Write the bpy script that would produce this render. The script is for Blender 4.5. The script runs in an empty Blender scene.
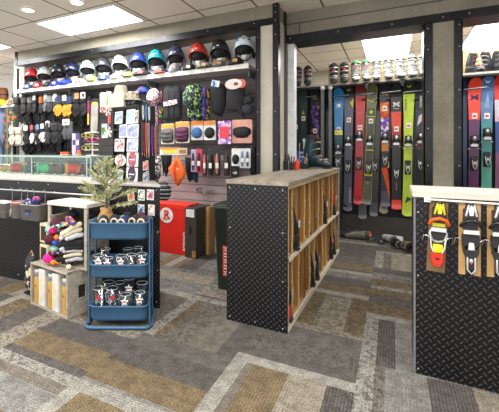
import bpy, math, random
from mathutils import Matrix, Vector
random.seed(7)
R=math.radians; PI=math.pi
col=bpy.context.scene.collection
# ---------------------------------------------------------------- camera numbers
F,U0,VH,H=373.3,190.0,149.5,1.25
TH=math.atan(202/F); S_,C_=math.sin(TH),math.cos(TH)
def ray(u):
    a=(u-U0)/F; return (-S_+C_*a, C_+S_*a)
def at(u,v,Y):            # point on the plane y=Y
    r=ray(u); d=Y/r[1]; return Vector((r[0]*d,Y,H-(v-VH)*d/F))
def onZ(u,v,z=0):
    d=(H-z)*F/(v-VH); r=ray(u); return Vector((r[0]*d,r[1]*d,z))
def onP(u,v,A,B):         # point on the vertical plane through A and B
    r=ray(u); nx,ny=(B[1]-A[1]),-(B[0]-A[0])
    d=(nx*A[0]+ny*A[1])/(nx*r[0]+ny*r[1]); return Vector((r[0]*d,r[1]*d,H-(v-VH)*d/F))
CEIL=2.78
# ---------------------------------------------------------------- materials
def lin(h):
    h=h.lstrip('#'); c=[int(h[i:i+2],16)/255 for i in (0,2,4)]
    return tuple((x/12.92 if x<=.04045 else ((x+.055)/1.055)**2.4) for x in c)+(1,)
class G:
    def __init__(s,name):
        s.mat=bpy.data.materials.new(name); s.mat.use_nodes=True; s.t=s.mat.node_tree; s.n=s.t.nodes
        s.b=s.n['Principled BSDF']
    def lk(s,a,b): s.t.links.new(a,b)
    def sock(s,i,v):
        if hasattr(v,'is_linked') or hasattr(v,'links'): s.lk(v,i)
        else: i.default_value=v
    def m(s,op,a,b=0.0,c=None):
        n=s.n.new('ShaderNodeMath'); n.operation=op; s.sock(n.inputs[0],a); s.sock(n.inputs[1],b)
        if c is not None: s.sock(n.inputs[2],c)
        return n.outputs[0]
    def obj(s):
        return s.n.new('ShaderNodeTexCoord').outputs['Object']
    def sep(s,v):
        n=s.n.new('ShaderNodeSeparateXYZ'); s.lk(v,n.inputs[0]); return n.outputs
    def comb(s,x,y,z=0.0):
        n=s.n.new('ShaderNodeCombineXYZ')
        for i,v in enumerate((x,y,z)): s.sock(n.inputs[i],v)
        return n.outputs[0]
    def noise(s,v,scale,detail=3,rough=.55):
        n=s.n.new('ShaderNodeTexNoise'); s.lk(v,n.inputs['Vector']); n.inputs['Scale'].default_value=scale
        n.inputs['Detail'].default_value=detail; n.inputs['Roughness'].default_value=rough; return n.outputs[0]
    def white(s,v):
        n=s.n.new('ShaderNodeTexWhiteNoise'); n.noise_dimensions='3D'; s.lk(v,n.inputs['Vector']); return n.outputs['Value']
    def vor(s,v,scale):
        n=s.n.new('ShaderNodeTexVoronoi'); s.lk(v,n.inputs['Vector']); n.inputs['Scale'].default_value=scale
        return n.outputs
    def ramp(s,f,stops,const=False):
        n=s.n.new('ShaderNodeValToRGB'); s.lk(f,n.inputs[0]); r=n.color_ramp
        if const: r.interpolation='CONSTANT'
        while len(r.elements)<len(stops): r.elements.new(.5)
        for e,(p,c) in zip(r.elements,stops): e.position=p; e.color=c
        return n.outputs[0]
    def mix(s,f,a,b,mode='MIX'):
        n=s.n.new('ShaderNodeMix'); n.data_type='RGBA'; n.blend_type=mode
        s.sock(n.inputs[0],f); s.sock(n.inputs[6],a); s.sock(n.inputs[7],b); return n.outputs[2]
    def bump(s,h,st=.3,dist=.01):
        n=s.n.new('ShaderNodeBump'); n.inputs['Strength'].default_value=st; n.inputs['Distance'].default_value=dist
        s.lk(h,n.inputs['Height']); s.lk(n.outputs[0],s.b.inputs['Normal'])
    def base(s,c): s.sock(s.b.inputs['Base Color'],c)
    def set(s,rough=.6,metal=0.0):
        s.b.inputs['Roughness'].default_value=rough; s.b.inputs['Metallic'].default_value=metal; return s.mat
_c={}
def C(h,rough=.6,metal=0.0,var=.12,scale=18):
    k=(h,rough,metal,var)
    if k in _c: return _c[k]
    g=G('paint_'+h.strip('#')); c=lin(h); o=g.obj(); n=g.noise(o,scale,2)
    d=tuple(x*(1-var) for x in c[:3])+(1,); l=tuple(min(1,x*(1+var)) for x in c[:3])+(1,)
    g.base(g.ramp(n,[(.3,d),(.7,l)])); _c[k]=g.set(rough,metal); return _c[k]
def PAT(name,cols,scale,rough=.7):
    k=('pat',name)
    if k in _c: return _c[k]
    g=G('pattern_'+name); v=g.vor(g.obj(),scale); s=g.sep(v['Color']); n=len(cols)
    g.base(g.ramp(s[0],[(i/n,lin(c)) for i,c in enumerate(cols)],True)); _c[k]=g.set(rough); return _c[k]
def ARTM(name,cols,scale,rough=.5):
    k=('art',name)
    if k in _c: return _c[k]
    g=G('art_'+name); n=g.noise(g.obj(),scale,2,.6); m=len(cols)
    g.base(g.ramp(n,[(.3+.4*i/m,lin(c)) for i,c in enumerate(cols)],False)); _c[k]=g.set(rough); return _c[k]
def EMIT(name,c,st):
    g=G(name); g.b.inputs['Emission Color'].default_value=c; g.b.inputs['Emission Strength'].default_value=st; g.base(c); return g.mat
def glassmat(name,tint=(.95,1,.98,1),fac=.03,rough=.02):
    m=bpy.data.materials.new(name); m.use_nodes=True; t=m.node_tree; t.nodes.clear()
    o=t.nodes.new('ShaderNodeOutputMaterial'); mx=t.nodes.new('ShaderNodeMixShader'); tr=t.nodes.new('ShaderNodeBsdfTransparent'); gl=t.nodes.new('ShaderNodeBsdfGlossy')
    fr=t.nodes.new('ShaderNodeLayerWeight'); fr.inputs[0].default_value=.5; pw=t.nodes.new('ShaderNodeMath'); pw.operation='POWER'; pw.inputs[1].default_value=3.5
    ad=t.nodes.new('ShaderNodeMath'); ad.operation='MULTIPLY_ADD'; ad.inputs[1].default_value=.35; ad.inputs[2].default_value=fac
    t.links.new(fr.outputs['Facing'],pw.inputs[0]); t.links.new(pw.outputs[0],ad.inputs[0]); t.links.new(ad.outputs[0],mx.inputs[0])
    tr.inputs[0].default_value=tint; gl.inputs['Roughness'].default_value=rough
    t.links.new(tr.outputs[0],mx.inputs[1]); t.links.new(gl.outputs[0],mx.inputs[2]); t.links.new(mx.outputs[0],o.inputs[0]); return m
def diamond():
    g=G('black_diamond_plate'); s=g.sep(g.obj()); P=.040
    # in-plane coordinates: x+y runs sideways on every upright face, z runs up
    h=g.m('DIVIDE',g.m('ADD',s[0],s[1]),P); v=g.m('DIVIDE',s[2],P)
    a=g.m('ADD',h,v); b=g.m('SUBTRACT',h,v)
    ch=g.m('MODULO',g.m('ADD',g.m('ADD',g.m('FLOOR',a),g.m('FLOOR',b)),1000.),2.)   # checker picks bar direction
    fa=g.m('SUBTRACT',g.m('FRACT',a),.5); fb=g.m('SUBTRACT',g.m('FRACT',b),.5)
    def bar(x,y): # long in x thin in y
        return g.m('SUBTRACT',1.,g.m('ADD',g.m('POWER',g.m('ABSOLUTE',g.m('DIVIDE',x,.46)),2.),g.m('POWER',g.m('ABSOLUTE',g.m('DIVIDE',y,.15)),2.)))
    A=g.m('MAXIMUM',bar(fa,fb),0.); B=g.m('MAXIMUM',bar(fb,fa),0.)
    hh=g.m('ADD',g.m('MULTIPLY',A,ch),g.m('MULTIPLY',B,g.m('SUBTRACT',1.,ch)))
    hh=g.m('MINIMUM',hh,.5)
    g.bump(hh,1.0,.006)
    g.base(g.ramp(hh,[(0,lin('#131315')),(.5,lin('#4c4c52'))])); return g.set(.36,.35)
def concrete(name='weathered_board',a='#8f8b80',b='#b4afa3'):
    g=G(name); o=g.obj(); n=g.noise(o,2.2,5); n2=g.noise(o,30,3)
    f=g.m('ADD',g.m('MULTIPLY',n,.75),g.m('MULTIPLY',n2,.25))
    g.base(g.ramp(f,[(.32,lin(a)),(.62,lin(b))])); g.bump(n2,.2,.004); return g.set(.75)
def wood(name,a,b,axis=0,scale=6,rough=.6):
    g=G(name); s=g.sep(g.obj()); q=[g.m('MULTIPLY',s[i],(1.2 if i==axis else 14.)) for i in range(3)]
    n=g.noise(g.comb(*q),scale/4,4,.6); g.base(g.ramp(n,[(.3,lin(a)),(.68,lin(b))])); g.bump(n,.15,.003); return g.set(rough)
def carpet():
    g=G('striped_carpet_tile'); s=g.sep(g.obj()); x,y=s[0],s[1]; T=.665
    xi=g.m('DIVIDE',g.m('ADD',x,10*T+.17),T); cx=g.m('FLOOR',xi)
    off=g.m('MULTIPLY',g.m('FLOOR',g.m('MULTIPLY',g.white(g.comb(cx,3.,1.)),4.)),.25)
    yi=g.m('ADD',g.m('DIVIDE',g.m('ADD',y,10*T+.24),T),off); cy=g.m('FLOOR',yi)
    fx,fy=g.m('FRACT',xi),g.m('FRACT',yi)
    ori=g.m('GREATER_THAN',g.white(g.comb(cx,cy,7.)),.52)
    inv=g.m('SUBTRACT',1.,ori)
    t=g.m('ADD',g.m('MULTIPLY',fx,ori),g.m('MULTIPLY',fy,inv))
    l=g.m('ADD',g.m('MULTIPLY',fy,ori),g.m('MULTIPLY',fx,inv))
    rnd=g.white(g.comb(cx,cy,2.))
    tb=g.m('ADD',g.m('MULTIPLY',t,3.3),g.m('MULTIPLY',rnd,.6)); bid=g.m('FLOOR',tb)
    br=g.white(g.comb(g.m('ADD',g.m('MULTIPLY',cx,13.),bid),cy,5.))
    pal=g.ramp(br,[(0,lin('#5f5a57')),(.2,lin('#80786e')),(.36,lin('#84704f')),(.56,lin('#a39a8a')),(.72,lin('#6c6762')),(.86,lin('#94938f'))],True)
    # pale edge band on some tiles
    edge=g.m('LESS_THAN',t,.13); pal=g.mix(edge,pal,lin('#aeaba3'))
    rib=g.m('SINE',g.m('MULTIPLY',t,2*PI*42)); ribm=g.m('MULTIPLY',g.m('GREATER_THAN',rib,.35),.36)
    lo=g.mix(.55,pal,lin('#b3aca0')); pal2=g.mix(ribm,pal,lo)
    fo=g.noise(g.comb(g.m('MULTIPLY',x,1.),g.m('MULTIPLY',y,1.)),32,4,.6)
    leaf=g.m('MULTIPLY',g.m('GREATER_THAN',fo,.54),g.m('GREATER_THAN',g.white(g.comb(g.m('ADD',g.m('MULTIPLY',cx,13.),bid),cy,9.)),.5))
    pal3=g.mix(g.m('MULTIPLY',leaf,.6),pal2,lin('#45423f'))
    bl=g.noise(g.obj(),14,4,.7); pal3=g.mix(.8,pal3,g.ramp(bl,[(.35,lin('#b4b0aa')),(.62,lin('#ffffff'))]),'MULTIPLY')
    fi=g.noise(g.obj(),120,3); pal4=g.mix(.75,pal3,g.ramp(fi,[(.36,lin('#6a6a6a')),(.62,lin('#ffffff'))]),'MULTIPLY')
    g.base(pal4); g.bump(g.m('ADD',rib,g.m('MULTIPLY',fi,2.)),.35,.004); return g.set(.95)
def ceilmat():
    g=G('ceiling_tile'); s=g.sep(g.obj()); T=.625
    fx=g.m('FRACT',g.m('DIVIDE',g.m('ADD',s[0],1.27+T*20),T)); fy=g.m('FRACT',g.m('DIVIDE',g.m('ADD',s[1],-3.66+T*20),T))
    def ln(f): return g.m('GREATER_THAN',g.m('ABSOLUTE',g.m('SUBTRACT',f,.5)),.484)
    l=g.m('MAXIMUM',ln(fx),ln(fy)); n=g.noise(g.obj(),60,3)
    c=g.ramp(n,[(.3,lin('#e6ded3')),(.7,lin('#f4ede2'))]); g.base(g.mix(l,c,lin('#6e6253'))); g.bump(g.m('SUBTRACT',n,l),.3,.004); return g.set(.9)
def slat(a,b,pitch=.1):
    g=G('slatwall_'+a.strip('#')); s=g.sep(g.obj()); f=g.m('FRACT',g.m('DIVIDE',s[2],pitch)); l=g.m('LESS_THAN',f,.14)
    n=g.noise(g.obj(),5,3); c=g.ramp(n,[(.3,lin(a)),(.7,lin(b))]); g.base(g.mix(l,c,tuple(x*.55 for x in lin(a)[:3])+(1,))); return g.set(.55)
def brush():
    g=G('brushed_steel'); s=g.sep(g.obj()); n=g.noise(g.comb(g.m('MULTIPLY',s[0],4.),g.m('MULTIPLY',s[1],4.),g.m('MULTIPLY',s[2],160.)),2,2)
    g.base(g.ramp(n,[(.3,lin('#9a9a9c')),(.7,lin('#d0d0d2'))])); return g.set(.35,.55)
DIA=diamond(); CON=concrete(); CARPET=carpet(); CEILM=ceilmat(); STEEL=brush()
ANG=C('#28292c',.32,.7,.25); SCREW=C('#b8b8bc',.3,.8); WHITE=C('#dcdad6',.5); BLACK=C('#141416',.55); DARK=C('#1f2023',.6); CHROME=C('#c9cacd',.2,.9); GREY=C('#6f7175',.5)
PLY=wood('plywood_edge','#a98c62','#cbb48c',1,6); HARD=wood('hardboard','#8f6233','#b98847',2,5,.5); TOPW=wood('worn_plank_top','#6e6557','#a0978a',1,8); CRATE=wood('greyed_crate_wood','#8a8276','#b8afa0',0,7)
GLASS=glassmat('clear_glass'); GEDGE=C('#9fb8ae',.2,0,.05)
TUMB=glassmat('tumbler_glass',(.96,.98,.985,1),.15,.12)
# ---------------------------------------------------------------- mesh builder
class MB:
    def __init__(s): s.v=[]; s.f=[]; s.mi=[]; s.sm=[]; s.M=Matrix()
    def add(s,vs,fs,m=0,smooth=False):
        o=len(s.v); s.v+=[tuple(s.M@Vector(p)) for p in vs]
        for f in fs: s.f.append([i+o for i in f]); s.mi.append(m); s.sm.append(smooth)
        return s
    def box(s,c,d,m=0,rot=None):
        Mx=Matrix.Translation(c)@(rot.to_4x4() if rot else Matrix())
        x,y,z=[k/2 for k in d]; b=min(x,y,z)*.12
        P=[(i*x,j*y,k*z) for i in(-1,1) for j in(-1,1) for k in(-1,1)]
        vs=[Mx@Vector(p) for p in P]
        return s.add(vs,[(0,1,3,2),(4,6,7,5),(0,4,5,1),(2,3,7,6),(0,2,6,4),(1,5,7,3)],m)
    def b2(s,a,b,m=0): # box by two corners
        return s.box([(a[i]+b[i])/2 for i in range(3)],[abs(a[i]-b[i]) for i in range(3)],m)
    def loft(s,rings,m=0,cap=True,smooth=True,closed=True):
        n=len(rings[0]); vs=[p for r in rings for p in r]; fs=[]
        for i in range(len(rings)-1):
            for j in range(n if closed else n-1):
                k=(j+1)%n; fs.append((i*n+j,i*n+k,(i+1)*n+k,(i+1)*n+j))
        s.add(vs,fs,m,smooth)
        if cap:
            s.add(rings[0],[tuple(range(n))[::-1]],m); s.add(rings[-1],[tuple(range(n))],m)
        return s
    def limb(s,pts,rs,m=0,seg=10,flat=1.0,ends=True):   # tapered tube with rounded ends
        pts=[Vector(p) for p in pts]; 
        if not hasattr(rs,'__len__'): rs=[rs]*len(pts)
        rings=[]; n=len(pts)
        def frame(t):
            up=Vector((0,1,0)) if abs(t.y)<.9 else Vector((0,0,1))
            a=t.cross(up).normalized(); return a,a.cross(t).normalized()
        def ring(p,t,r):
            a,b=frame(t); return [p+a*r*math.cos(2*PI*i/seg)+b*r*flat*math.sin(2*PI*i/seg) for i in range(seg)]
        T=[]
        for i in range(n):
            t=(pts[min(i+1,n-1)]-pts[max(i-1,0)]).normalized(); T.append(t)
        if ends:
            for k in (80,50,25): rings.append(ring(pts[0]-T[0]*rs[0]*math.sin(R(k)),T[0],rs[0]*math.cos(R(k))))
        for i in range(n): rings.append(ring(pts[i],T[i],rs[i]))
        if ends:
            for k in (25,50,80): rings.append(ring(pts[-1]+T[-1]*rs[-1]*math.sin(R(k)),T[-1],rs[-1]*math.cos(R(k))))
        return s.loft(rings,m)
    def cyl(s,p0,p1,r,m=0,seg=14,r1=None):
        return s.limb([p0,p1],[r,r if r1 is None else r1],m,seg,1.0,False)
    def lathe(s,prof,c=(0,0,0),m=0,seg=20,cap=False,sx=1,sy=1):
        rings=[[ (c[0]+r*sx*math.cos(2*PI*i/seg),c[1]+r*sy*math.sin(2*PI*i/seg),c[2]+z) for i in range(seg)] for r,z in prof]
        return s.loft(rings,m,cap)
    def ell(s,c,r,m=0,seg=16,n=9,lo=-90,hi=90):
        rings=[]
        for k in range(n+1):
            a=R(lo+(hi-lo)*k/n); q=max(math.cos(a),.02)
            rings.append([(c[0]+r[0]*q*math.cos(2*PI*i/seg),c[1]+r[1]*q*math.sin(2*PI*i/seg),c[2]+r[2]*math.sin(a)) for i in range(seg)])
        return s.loft(rings,m)
    def prism(s,poly,y0,y1,m=0,smooth=False):  # polygon in xz pushed along y
        n=len(poly); vs=[(p[0],y0,p[1]) for p in poly]+[(p[0],y1,p[1]) for p in poly]
        fs=[tuple(range(n)),tuple(range(n,2*n))[::-1]]+[(i,i+n,(i+1)%n+n,(i+1)%n) for i in range(n)]
        return s.add(vs,fs,m,smooth)
    def pillow(s,poly,y,dep,m=0,k=4,back=True):   # puffed cloth shape from an outline in xz
        cx=sum(p[0] for p in poly)/len(poly); cz=sum(p[1] for p in poly)/len(poly)
        for sg in ((-1,1) if back else (-1,)):
            rings=[]
            for i in range(k+1):
                q=1-i/k; q=max(q,.03); d=dep*math.sqrt(max(0,1-q*q))
                rings.append([(cx+(p[0]-cx)*q,y+sg*d,cz+(p[1]-cz)*q) for p in poly])
            s.loft(rings,m,False); s.add(rings[-1],[tuple(range(len(poly)))],m,True)
        return s
    def build(s,name,mats,parent=None,loc=None,bev=0,sub=0):
        me=bpy.data.meshes.new(name); me.from_pydata(s.v,[],s.f)
        if not isinstance(mats,(list,tuple)): mats=[mats]
        for m in mats: me.materials.append(m)
        me.polygons.foreach_set('material_index',s.mi); me.polygons.foreach_set('use_smooth',s.sm); me.update()
        import bmesh
        bm=bmesh.new(); bm.from_mesh(me); bmesh.ops.remove_doubles(bm,verts=bm.verts,dist=1e-6); bmesh.ops.recalc_face_normals(bm,faces=bm.faces); bm.to_mesh(me); bm.free()
        o=bpy.data.objects.new(name,me); col.objects.link(o)
        if parent is not None: o.parent=parent
        if loc is not None: o.location=loc
        if bev:
            b=o.modifiers.new('bevel','BEVEL'); b.width=bev; b.segments=2; b.limit_method='ANGLE'; b.angle_limit=R(40)
        if sub:
            b=o.modifiers.new('sub','SUBSURF'); b.levels=sub; b.render_levels=sub
        return o
def T(name,label,cat,loc=(0,0,0),rz=0,group=None,rx=0,ry=0,sc=1):
    o=bpy.data.objects.new(name,None); col.objects.link(o); o.location=loc; o.rotation_euler=(rx,ry,rz); o.scale=(sc,)*3; o.empty_display_size=.05
    o['label']=label; o['category']=cat
    if group: o['group']=group
    return o
def tag(o,label,cat,group=None):
    o['label']=label; o['category']=cat
    if group: o['group']=group
    return o
def struct(o): o['kind']='structure'; return o
def rrect(w,h,r,n=4,cx=0,cz=0):
    P=[]
    for (sx,sz,a0) in ((1,1,0),(-1,1,90),(-1,-1,180),(1,-1,270)):
        for i in range(n+1):
            a=R(a0+90*i/n); P.append((cx+sx*(w/2-r)+r*math.cos(a),cz+sz*(h/2-r)+r*math.sin(a)))
    return P
def circ(r,n=20,cx=0,cz=0,sx=1,sz=1): return [(cx+r*sx*math.cos(2*PI*i/n),cz+r*sz*math.sin(2*PI*i/n)) for i in range(n)]
def text(name,s,size,mat,parent,loc,rot=(PI/2,0,0),ext=.0012,sx=1,bold=0):
    if s.startswith('|'):      # lettering too small to read in the photo: a row of letter-sized strokes
        n=len(s); m=MB(); w=size*.62
        for i in range(n):
            x=(i-(n-1)/2)*w*1.25; m.b2((x-w*.42,-size*.34,0),(x-w*.16,size*.34,ext)); m.b2((x-w*.42,(.34 if i%2 else -.1)*size-size*.1,0),(x+w*.42,(.34 if i%2 else -.1)*size,ext)); m.b2((x+w*.2,-size*.34,0),(x+w*.42,(.34 if i%3 else 0)*size,ext))
        o=m.build(name,mat,parent,loc); o.rotation_euler=rot; o.scale=(sx,1,1); return o
    cu=bpy.data.curves.new(name,'FONT'); cu.body=s; cu.size=size; cu.extrude=ext; cu.align_x='CENTER'; cu.align_y='CENTER'; cu.offset=bold
    t=bpy.data.objects.new(name+'_tmp',cu); col.objects.link(t)
    bpy.context.view_layer.update(); dg=bpy.context.evaluated_depsgraph_get(); me=bpy.data.meshes.new_from_object(t.evaluated_get(dg)); me.name=name
    bpy.data.objects.remove(t); me.materials.clear(); me.materials.append(mat)
    o=bpy.data.objects.new(name,me); col.objects.link(o); o.parent=parent; o.location=loc; o.rotation_euler=rot; o.scale=(sx,1,1); return o
#SECTION room
# ================================================================= THE ROOM
def slab(name,a,b,mat,st=True,parent=None,bev=0):
    o=MB().b2(a,b).build(name,mat,parent,None,bev)
    return struct(o) if st and parent is None else o
slab('floor',(-9,-2.5,-.05),(3.2,7.6,0),CARPET)
slab('ceiling',(-9,-2.5,CEIL),(3.2,7.6,CEIL+.05),CEILM)
CREAM=C('#c9c4b8',.8,0,.05,3); LWALL=C('#d3d2d0',.8,0,.05,3)
slab('wall_back',(-2.3,7.6,0),(3.2,7.7,CEIL),CREAM)
slab('wall_alcove_side',(-2.3,4.45,0),(-2.2,7.6,CEIL),CREAM)
slab('wall_right',(3.2,-2.5,0),(3.3,7.6,CEIL),LWALL)
slab('wall_far_left',(-9,5.3,0),(-5.3,5.4,CEIL),LWALL)
slab('wall_left',(-5.8,4.3,0),(-1.06,4.45,CEIL),LWALL)
slab('wall_left_upper_panel',(-5.7,4.19,2.15),(-1.3,4.3,2.75),C('#f0efed',.7,0,.03,3))
slab('wall_left_slat_panel',(-2.75,4.2,1.18),(-1.3,4.3,2.15),slat('#4e4748','#5d5556'))
slab('wall_left_lower_panel',(-2.75,4.2,0.16),(-1.3,4.3,1.18),slat('#9a8c8c','#ab9e9e'))
slab('wall_left_shaded_slat_panel',(-5.7,4.2,0.16),(-2.75,4.3,2.15),slat('#2c2a2b','#3a3738'))  # same slat wall, blackened to paint in the shade behind the gloves
slab('baseboard_left',(-5.7,4.16,0),(-1.3,4.3,.16),C('#b3b1ad',.6))
# left header beam + pillar + metal angle
def screws(mb,pts,m=1,r=.006):
    for p in pts: mb.ell(p,(r,r*.6,r),m,8,4)
o=struct(MB().b2((-5.2,3.86,2.62),(-1.06,4.3,CEIL)).b2((-5.2,3.9,2.57),(-1.06,4.3,2.62)).build('trim_left_header',[concrete('header_board','#6a665b','#857f70')]))
mb=MB().b2((-5.21,3.85,2.57),(-1.04,3.858,2.635)).b2((-5.21,3.85,2.562),(-1.04,3.93,2.57)).b2((-1.10,3.848,2.57),(-1.04,3.858,CEIL)).b2((-1.048,3.85,2.57),(-1.04,3.91,CEIL)).b2((-5.21,3.845,2.57),(-5.16,3.858,CEIL)).b2((-1.048,4.14,0),(-1.038,4.2,CEIL))
screws(mb,[(x,3.845,2.602) for x in (-4.9,-4.2,-3.6,-3.0,-2.4,-1.85,-1.3)]+[(-1.07,3.845,z) for z in (2.6,2.68,2.75)])
struct(mb.build('trim_left_header_angle',[ANG,SCREW]))
struct(MB().b2((-1.27,3.86,0),(-1.05,4.3,2.62)).build('trim_left_pillar',[concrete('pillar_board','#a5a191','#bdb9aa')]))
mb=MB().b2((-1.285,3.85,0),(-1.233,3.86,2.57)).b2((-1.285,3.85,0),(-1.275,4.2,2.57)).b2((-1.10,3.85,0),(-1.04,3.86,2.57)).b2((-1.05,3.85,0),(-1.04,3.93,2.57))
screws(mb,[(x,3.846,z) for x in (-1.26,-1.07) for z in (.3,.75,1.2,1.65,2.1,2.45)])
struct(mb.build('trim_left_pillar_angle',[ANG,SCREW]))
PX0,PX1=at(16.5,80,4.1).x,at(26,80,4.1).x
struct(MB().b2((PX0+.05,4.11,0),(PX1-.04,4.2,2.6)).build('trim_far_post',[concrete('post_board','#908c82','#a6a298')]))
struct(MB().b2((PX0,4.1,0),(PX0+.05,4.115,2.6)).b2((PX1-.04,4.1,0),(PX1,4.115,2.6)).build('trim_far_post_angle',[ANG]))
# right header and column
struct(MB().b2((-1.04,4.21,2.52),(3.2,4.5,CEIL)).build('trim_right_header',[concrete('dark_header_board','#706b5f','#8c877b')]))
mb=MB().b2((-1.04,4.2,2.455),(3.2,4.21,2.53)).b2((-1.04,4.2,2.447),(3.2,4.5,2.455)).b2((-.9,4.203,2.53),(-.895,4.212,2.65)).b2((-1.04,4.203,2.648),(3.2,4.212,2.653))
screws(mb,[(x,4.195,2.49) for x in (-1.0,-.5,0,.42,.62,1.1)]+[(x,4.2,2.6) for x in (-.6,-.5,-.3,.2)],1,.007)
struct(mb.build('trim_right_header_angle',[ANG,SCREW]))
struct(MB().b2((.28,4.21,0),(.56,4.5,2.46)).build('trim_column',[concrete('column_board','#756f61','#989283')]))
mb=MB().b2((.267,4.2,0),(.34,4.212,2.455)).b2((.267,4.2,0),(.277,4.45,2.455)).b2((.505,4.2,0),(.572,4.212,2.455)).b2((.562,4.2,0),(.572,4.45,2.455))
screws(mb,[(x,4.195,z) for x in (.30,.545) for z in (.3,.7,1.1,1.45,1.8,2.2,2.4)],1,.007)
struct(mb.build('trim_column_angle',[ANG,SCREW]))
struct(MB().b2((-1.04,4.24,0),(-.965,4.36,2.44)).build('trim_white_jamb',[C('#dfe2e4',.5)],None,None,.004))
struct(MB().b2((-1.05,4.36,0),(-1.0,4.5,2.447)).build('trim_dark_jamb',[ANG]))
# ceiling lights
PANEL=EMIT('lit_diffuser',(1,.99,.97,1),3.2)
LPW=.62
def troffer(x0,x1,y0,y1,label,pw=70):
    w,d=x1-x0,y1-y0
    t=T('ceiling_light',label,'ceiling light',((x0+x1)/2,(y0+y1)/2,CEIL-.003),0,'ceiling light panels')
    m=MB()
    for a,b in (((-w/2,-d/2),(w/2,-d/2+.02)),((-w/2,d/2-.02),(w/2,d/2)),((-w/2,-d/2+.02),(-w/2+.02,d/2-.02)),((w/2-.02,-d/2+.02),(w/2,d/2-.02))): m.b2((a[0],a[1],-.012),(b[0],b[1],0))
    m.build('frame',WHITE,t)
    MB().b2((-w/2+.02,-d/2+.02,-.009),(w/2-.02,d/2-.02,-.002)).build('diffuser',PANEL,t)
    L=bpy.data.lights.new('panel_lamp','AREA'); L.shape='RECTANGLE'; L.size=w-.06; L.size_y=d-.06; L.energy=pw*LPW; L.color=(1,.975,.94)
    lo=bpy.data.objects.new('panel_lamp',L); col.objects.link(lo); lo.location=((x0+x1)/2,(y0+y1)/2,CEIL-.03)
troffer(-3.79,-2.56,3.06,3.63,'bright rectangular ceiling light panel above the helmet shelf',85)
troffer(-6.2,-4.95,3.06,3.63,'bright ceiling light panel at the left edge above the coats',60)
troffer(-.39,.25,4.95,6.15,'bright ceiling light panel in front of the high boot shelf',34)
troffer(-.39,.25,6.17,7.37,'bright ceiling light panel at the rear wall behind the white boots',60)
troffer(.88,1.5,4.95,6.15,'bright ceiling light panel seen right of the concrete column',55)
troffer(-3.79,-2.56,.6,1.2,'added fill light panel on the ceiling over the front floor out of frame',70)  # unseen panel, added to light the front of the room
troffer(-1.2,0.05,.6,1.2,'added fill light panel on the ceiling over the camera position out of frame',75)  # overhead panel added for lighting, none is in view
troffer(-1.25,-.02,-1.4,-.8,'added fill light panel on the ceiling at the rear of the shop out of frame',70)  # extra panel behind the camera, put in as fill
troffer(1.2,2.4,1.2,1.8,'added fill light panel on the ceiling over the right counter out of frame',60)  # another added panel on the right, out of view
troffer(-6.2,-5,.6,1.2,'added fill light panel on the ceiling over the far left floor out of frame',60)  # added fill panel on the left, beyond the view
troffer(.88,1.5,6.17,7.37,'bright ceiling light panel at the rear wall right of the column',45)
for x,y,lb in ((*onZ(28,9.2,CEIL).xy,'round recessed ceiling downlight left of the big light panel'),(*onZ(77,1.5,CEIL).xy,'round recessed ceiling downlight at the top edge above the big light panel')):
    t=T('downlight',lb,'downlight',(x,y,CEIL-.002),sc=1.25); MB().lathe([(.062,0),(.062,-.01),(.05,-.012),(.05,-.002)],m=0).build('trim_ring',WHITE,t); MB().lathe([(.05,-.006),(.001,-.007)]).build('lamp',EMIT('downlight_glow',(1,.9,.7,1),9),t)
#SECTION wallfixtures
# ================================================================= HELMET SHELF
sh=T('wall_shelf','long white shelf on the left wall carrying the ski helmets','shelf',(-3.4,4.05,2.17))
MB().b2((-1.9,-.15,-.02),(2.02,.14,.02)).build('shelf_board',C('#d9d8d5',.45),sh,None,.004)
MB().b2((-1.9,-.158,-.028),(2.02,-.149,.024)).build('front_lip',C('#e8e7e4',.35),sh)
for x in (1.98,.6,-.8,-1.85):
    MB().prism([(x,-.02),(x+.012,-.02),(x+.012,-.10),(x,-.10)],-.05,.14).build('bracket',GREY,sh)
HX=[-5.03,-4.735,-4.435,-4.14,-3.85,-3.552,-3.258,-2.953,-2.665,-2.377,-2.06,-1.775,-1.475]
HC=[('#c32a2b','#1b1b1d','red glossy ski helmet at the left end of the helmet shelf','g'),
('#c9ccd0','#2a2b2e','light grey ski helmet between the left red and the first black one','g'),
('#2b2c30','#17181a','glossy black ski helmet third from the left on the shelf','g'),
('#27335c','#5a5054','navy blue ski helmet left of the mint one','g'),
('#c3ddd4','#8f9796','pale mint green ski helmet above the olive cap','g'),
('#3a3c42','#151618','matte charcoal ski helmet between the mint and the white ones','g'),
('#e4e5e6','#55585c','white ski helmet with dark vents left of the blue one','g'),
('#33479b','#17181c','royal blue ski helmet between the white and the teal ones','g'),
('#2ba3b3','#1a1b1d','teal ski helmet on the white shelf','g'),
('#3d3f5f','#8e8c8c','dark slate purple ski helmet left of the orange red one','g'),
('#cf3f2c','#17181a','orange red ski helmet with black ear pads above the camouflage cap','g'),
('#26272a','#141416','black ski helmet with orange chin strap','g'),
('#cdd8e2','#16171a','pale ice blue ski helmet with a blue sticker, nearest the pillar','g')]
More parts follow.
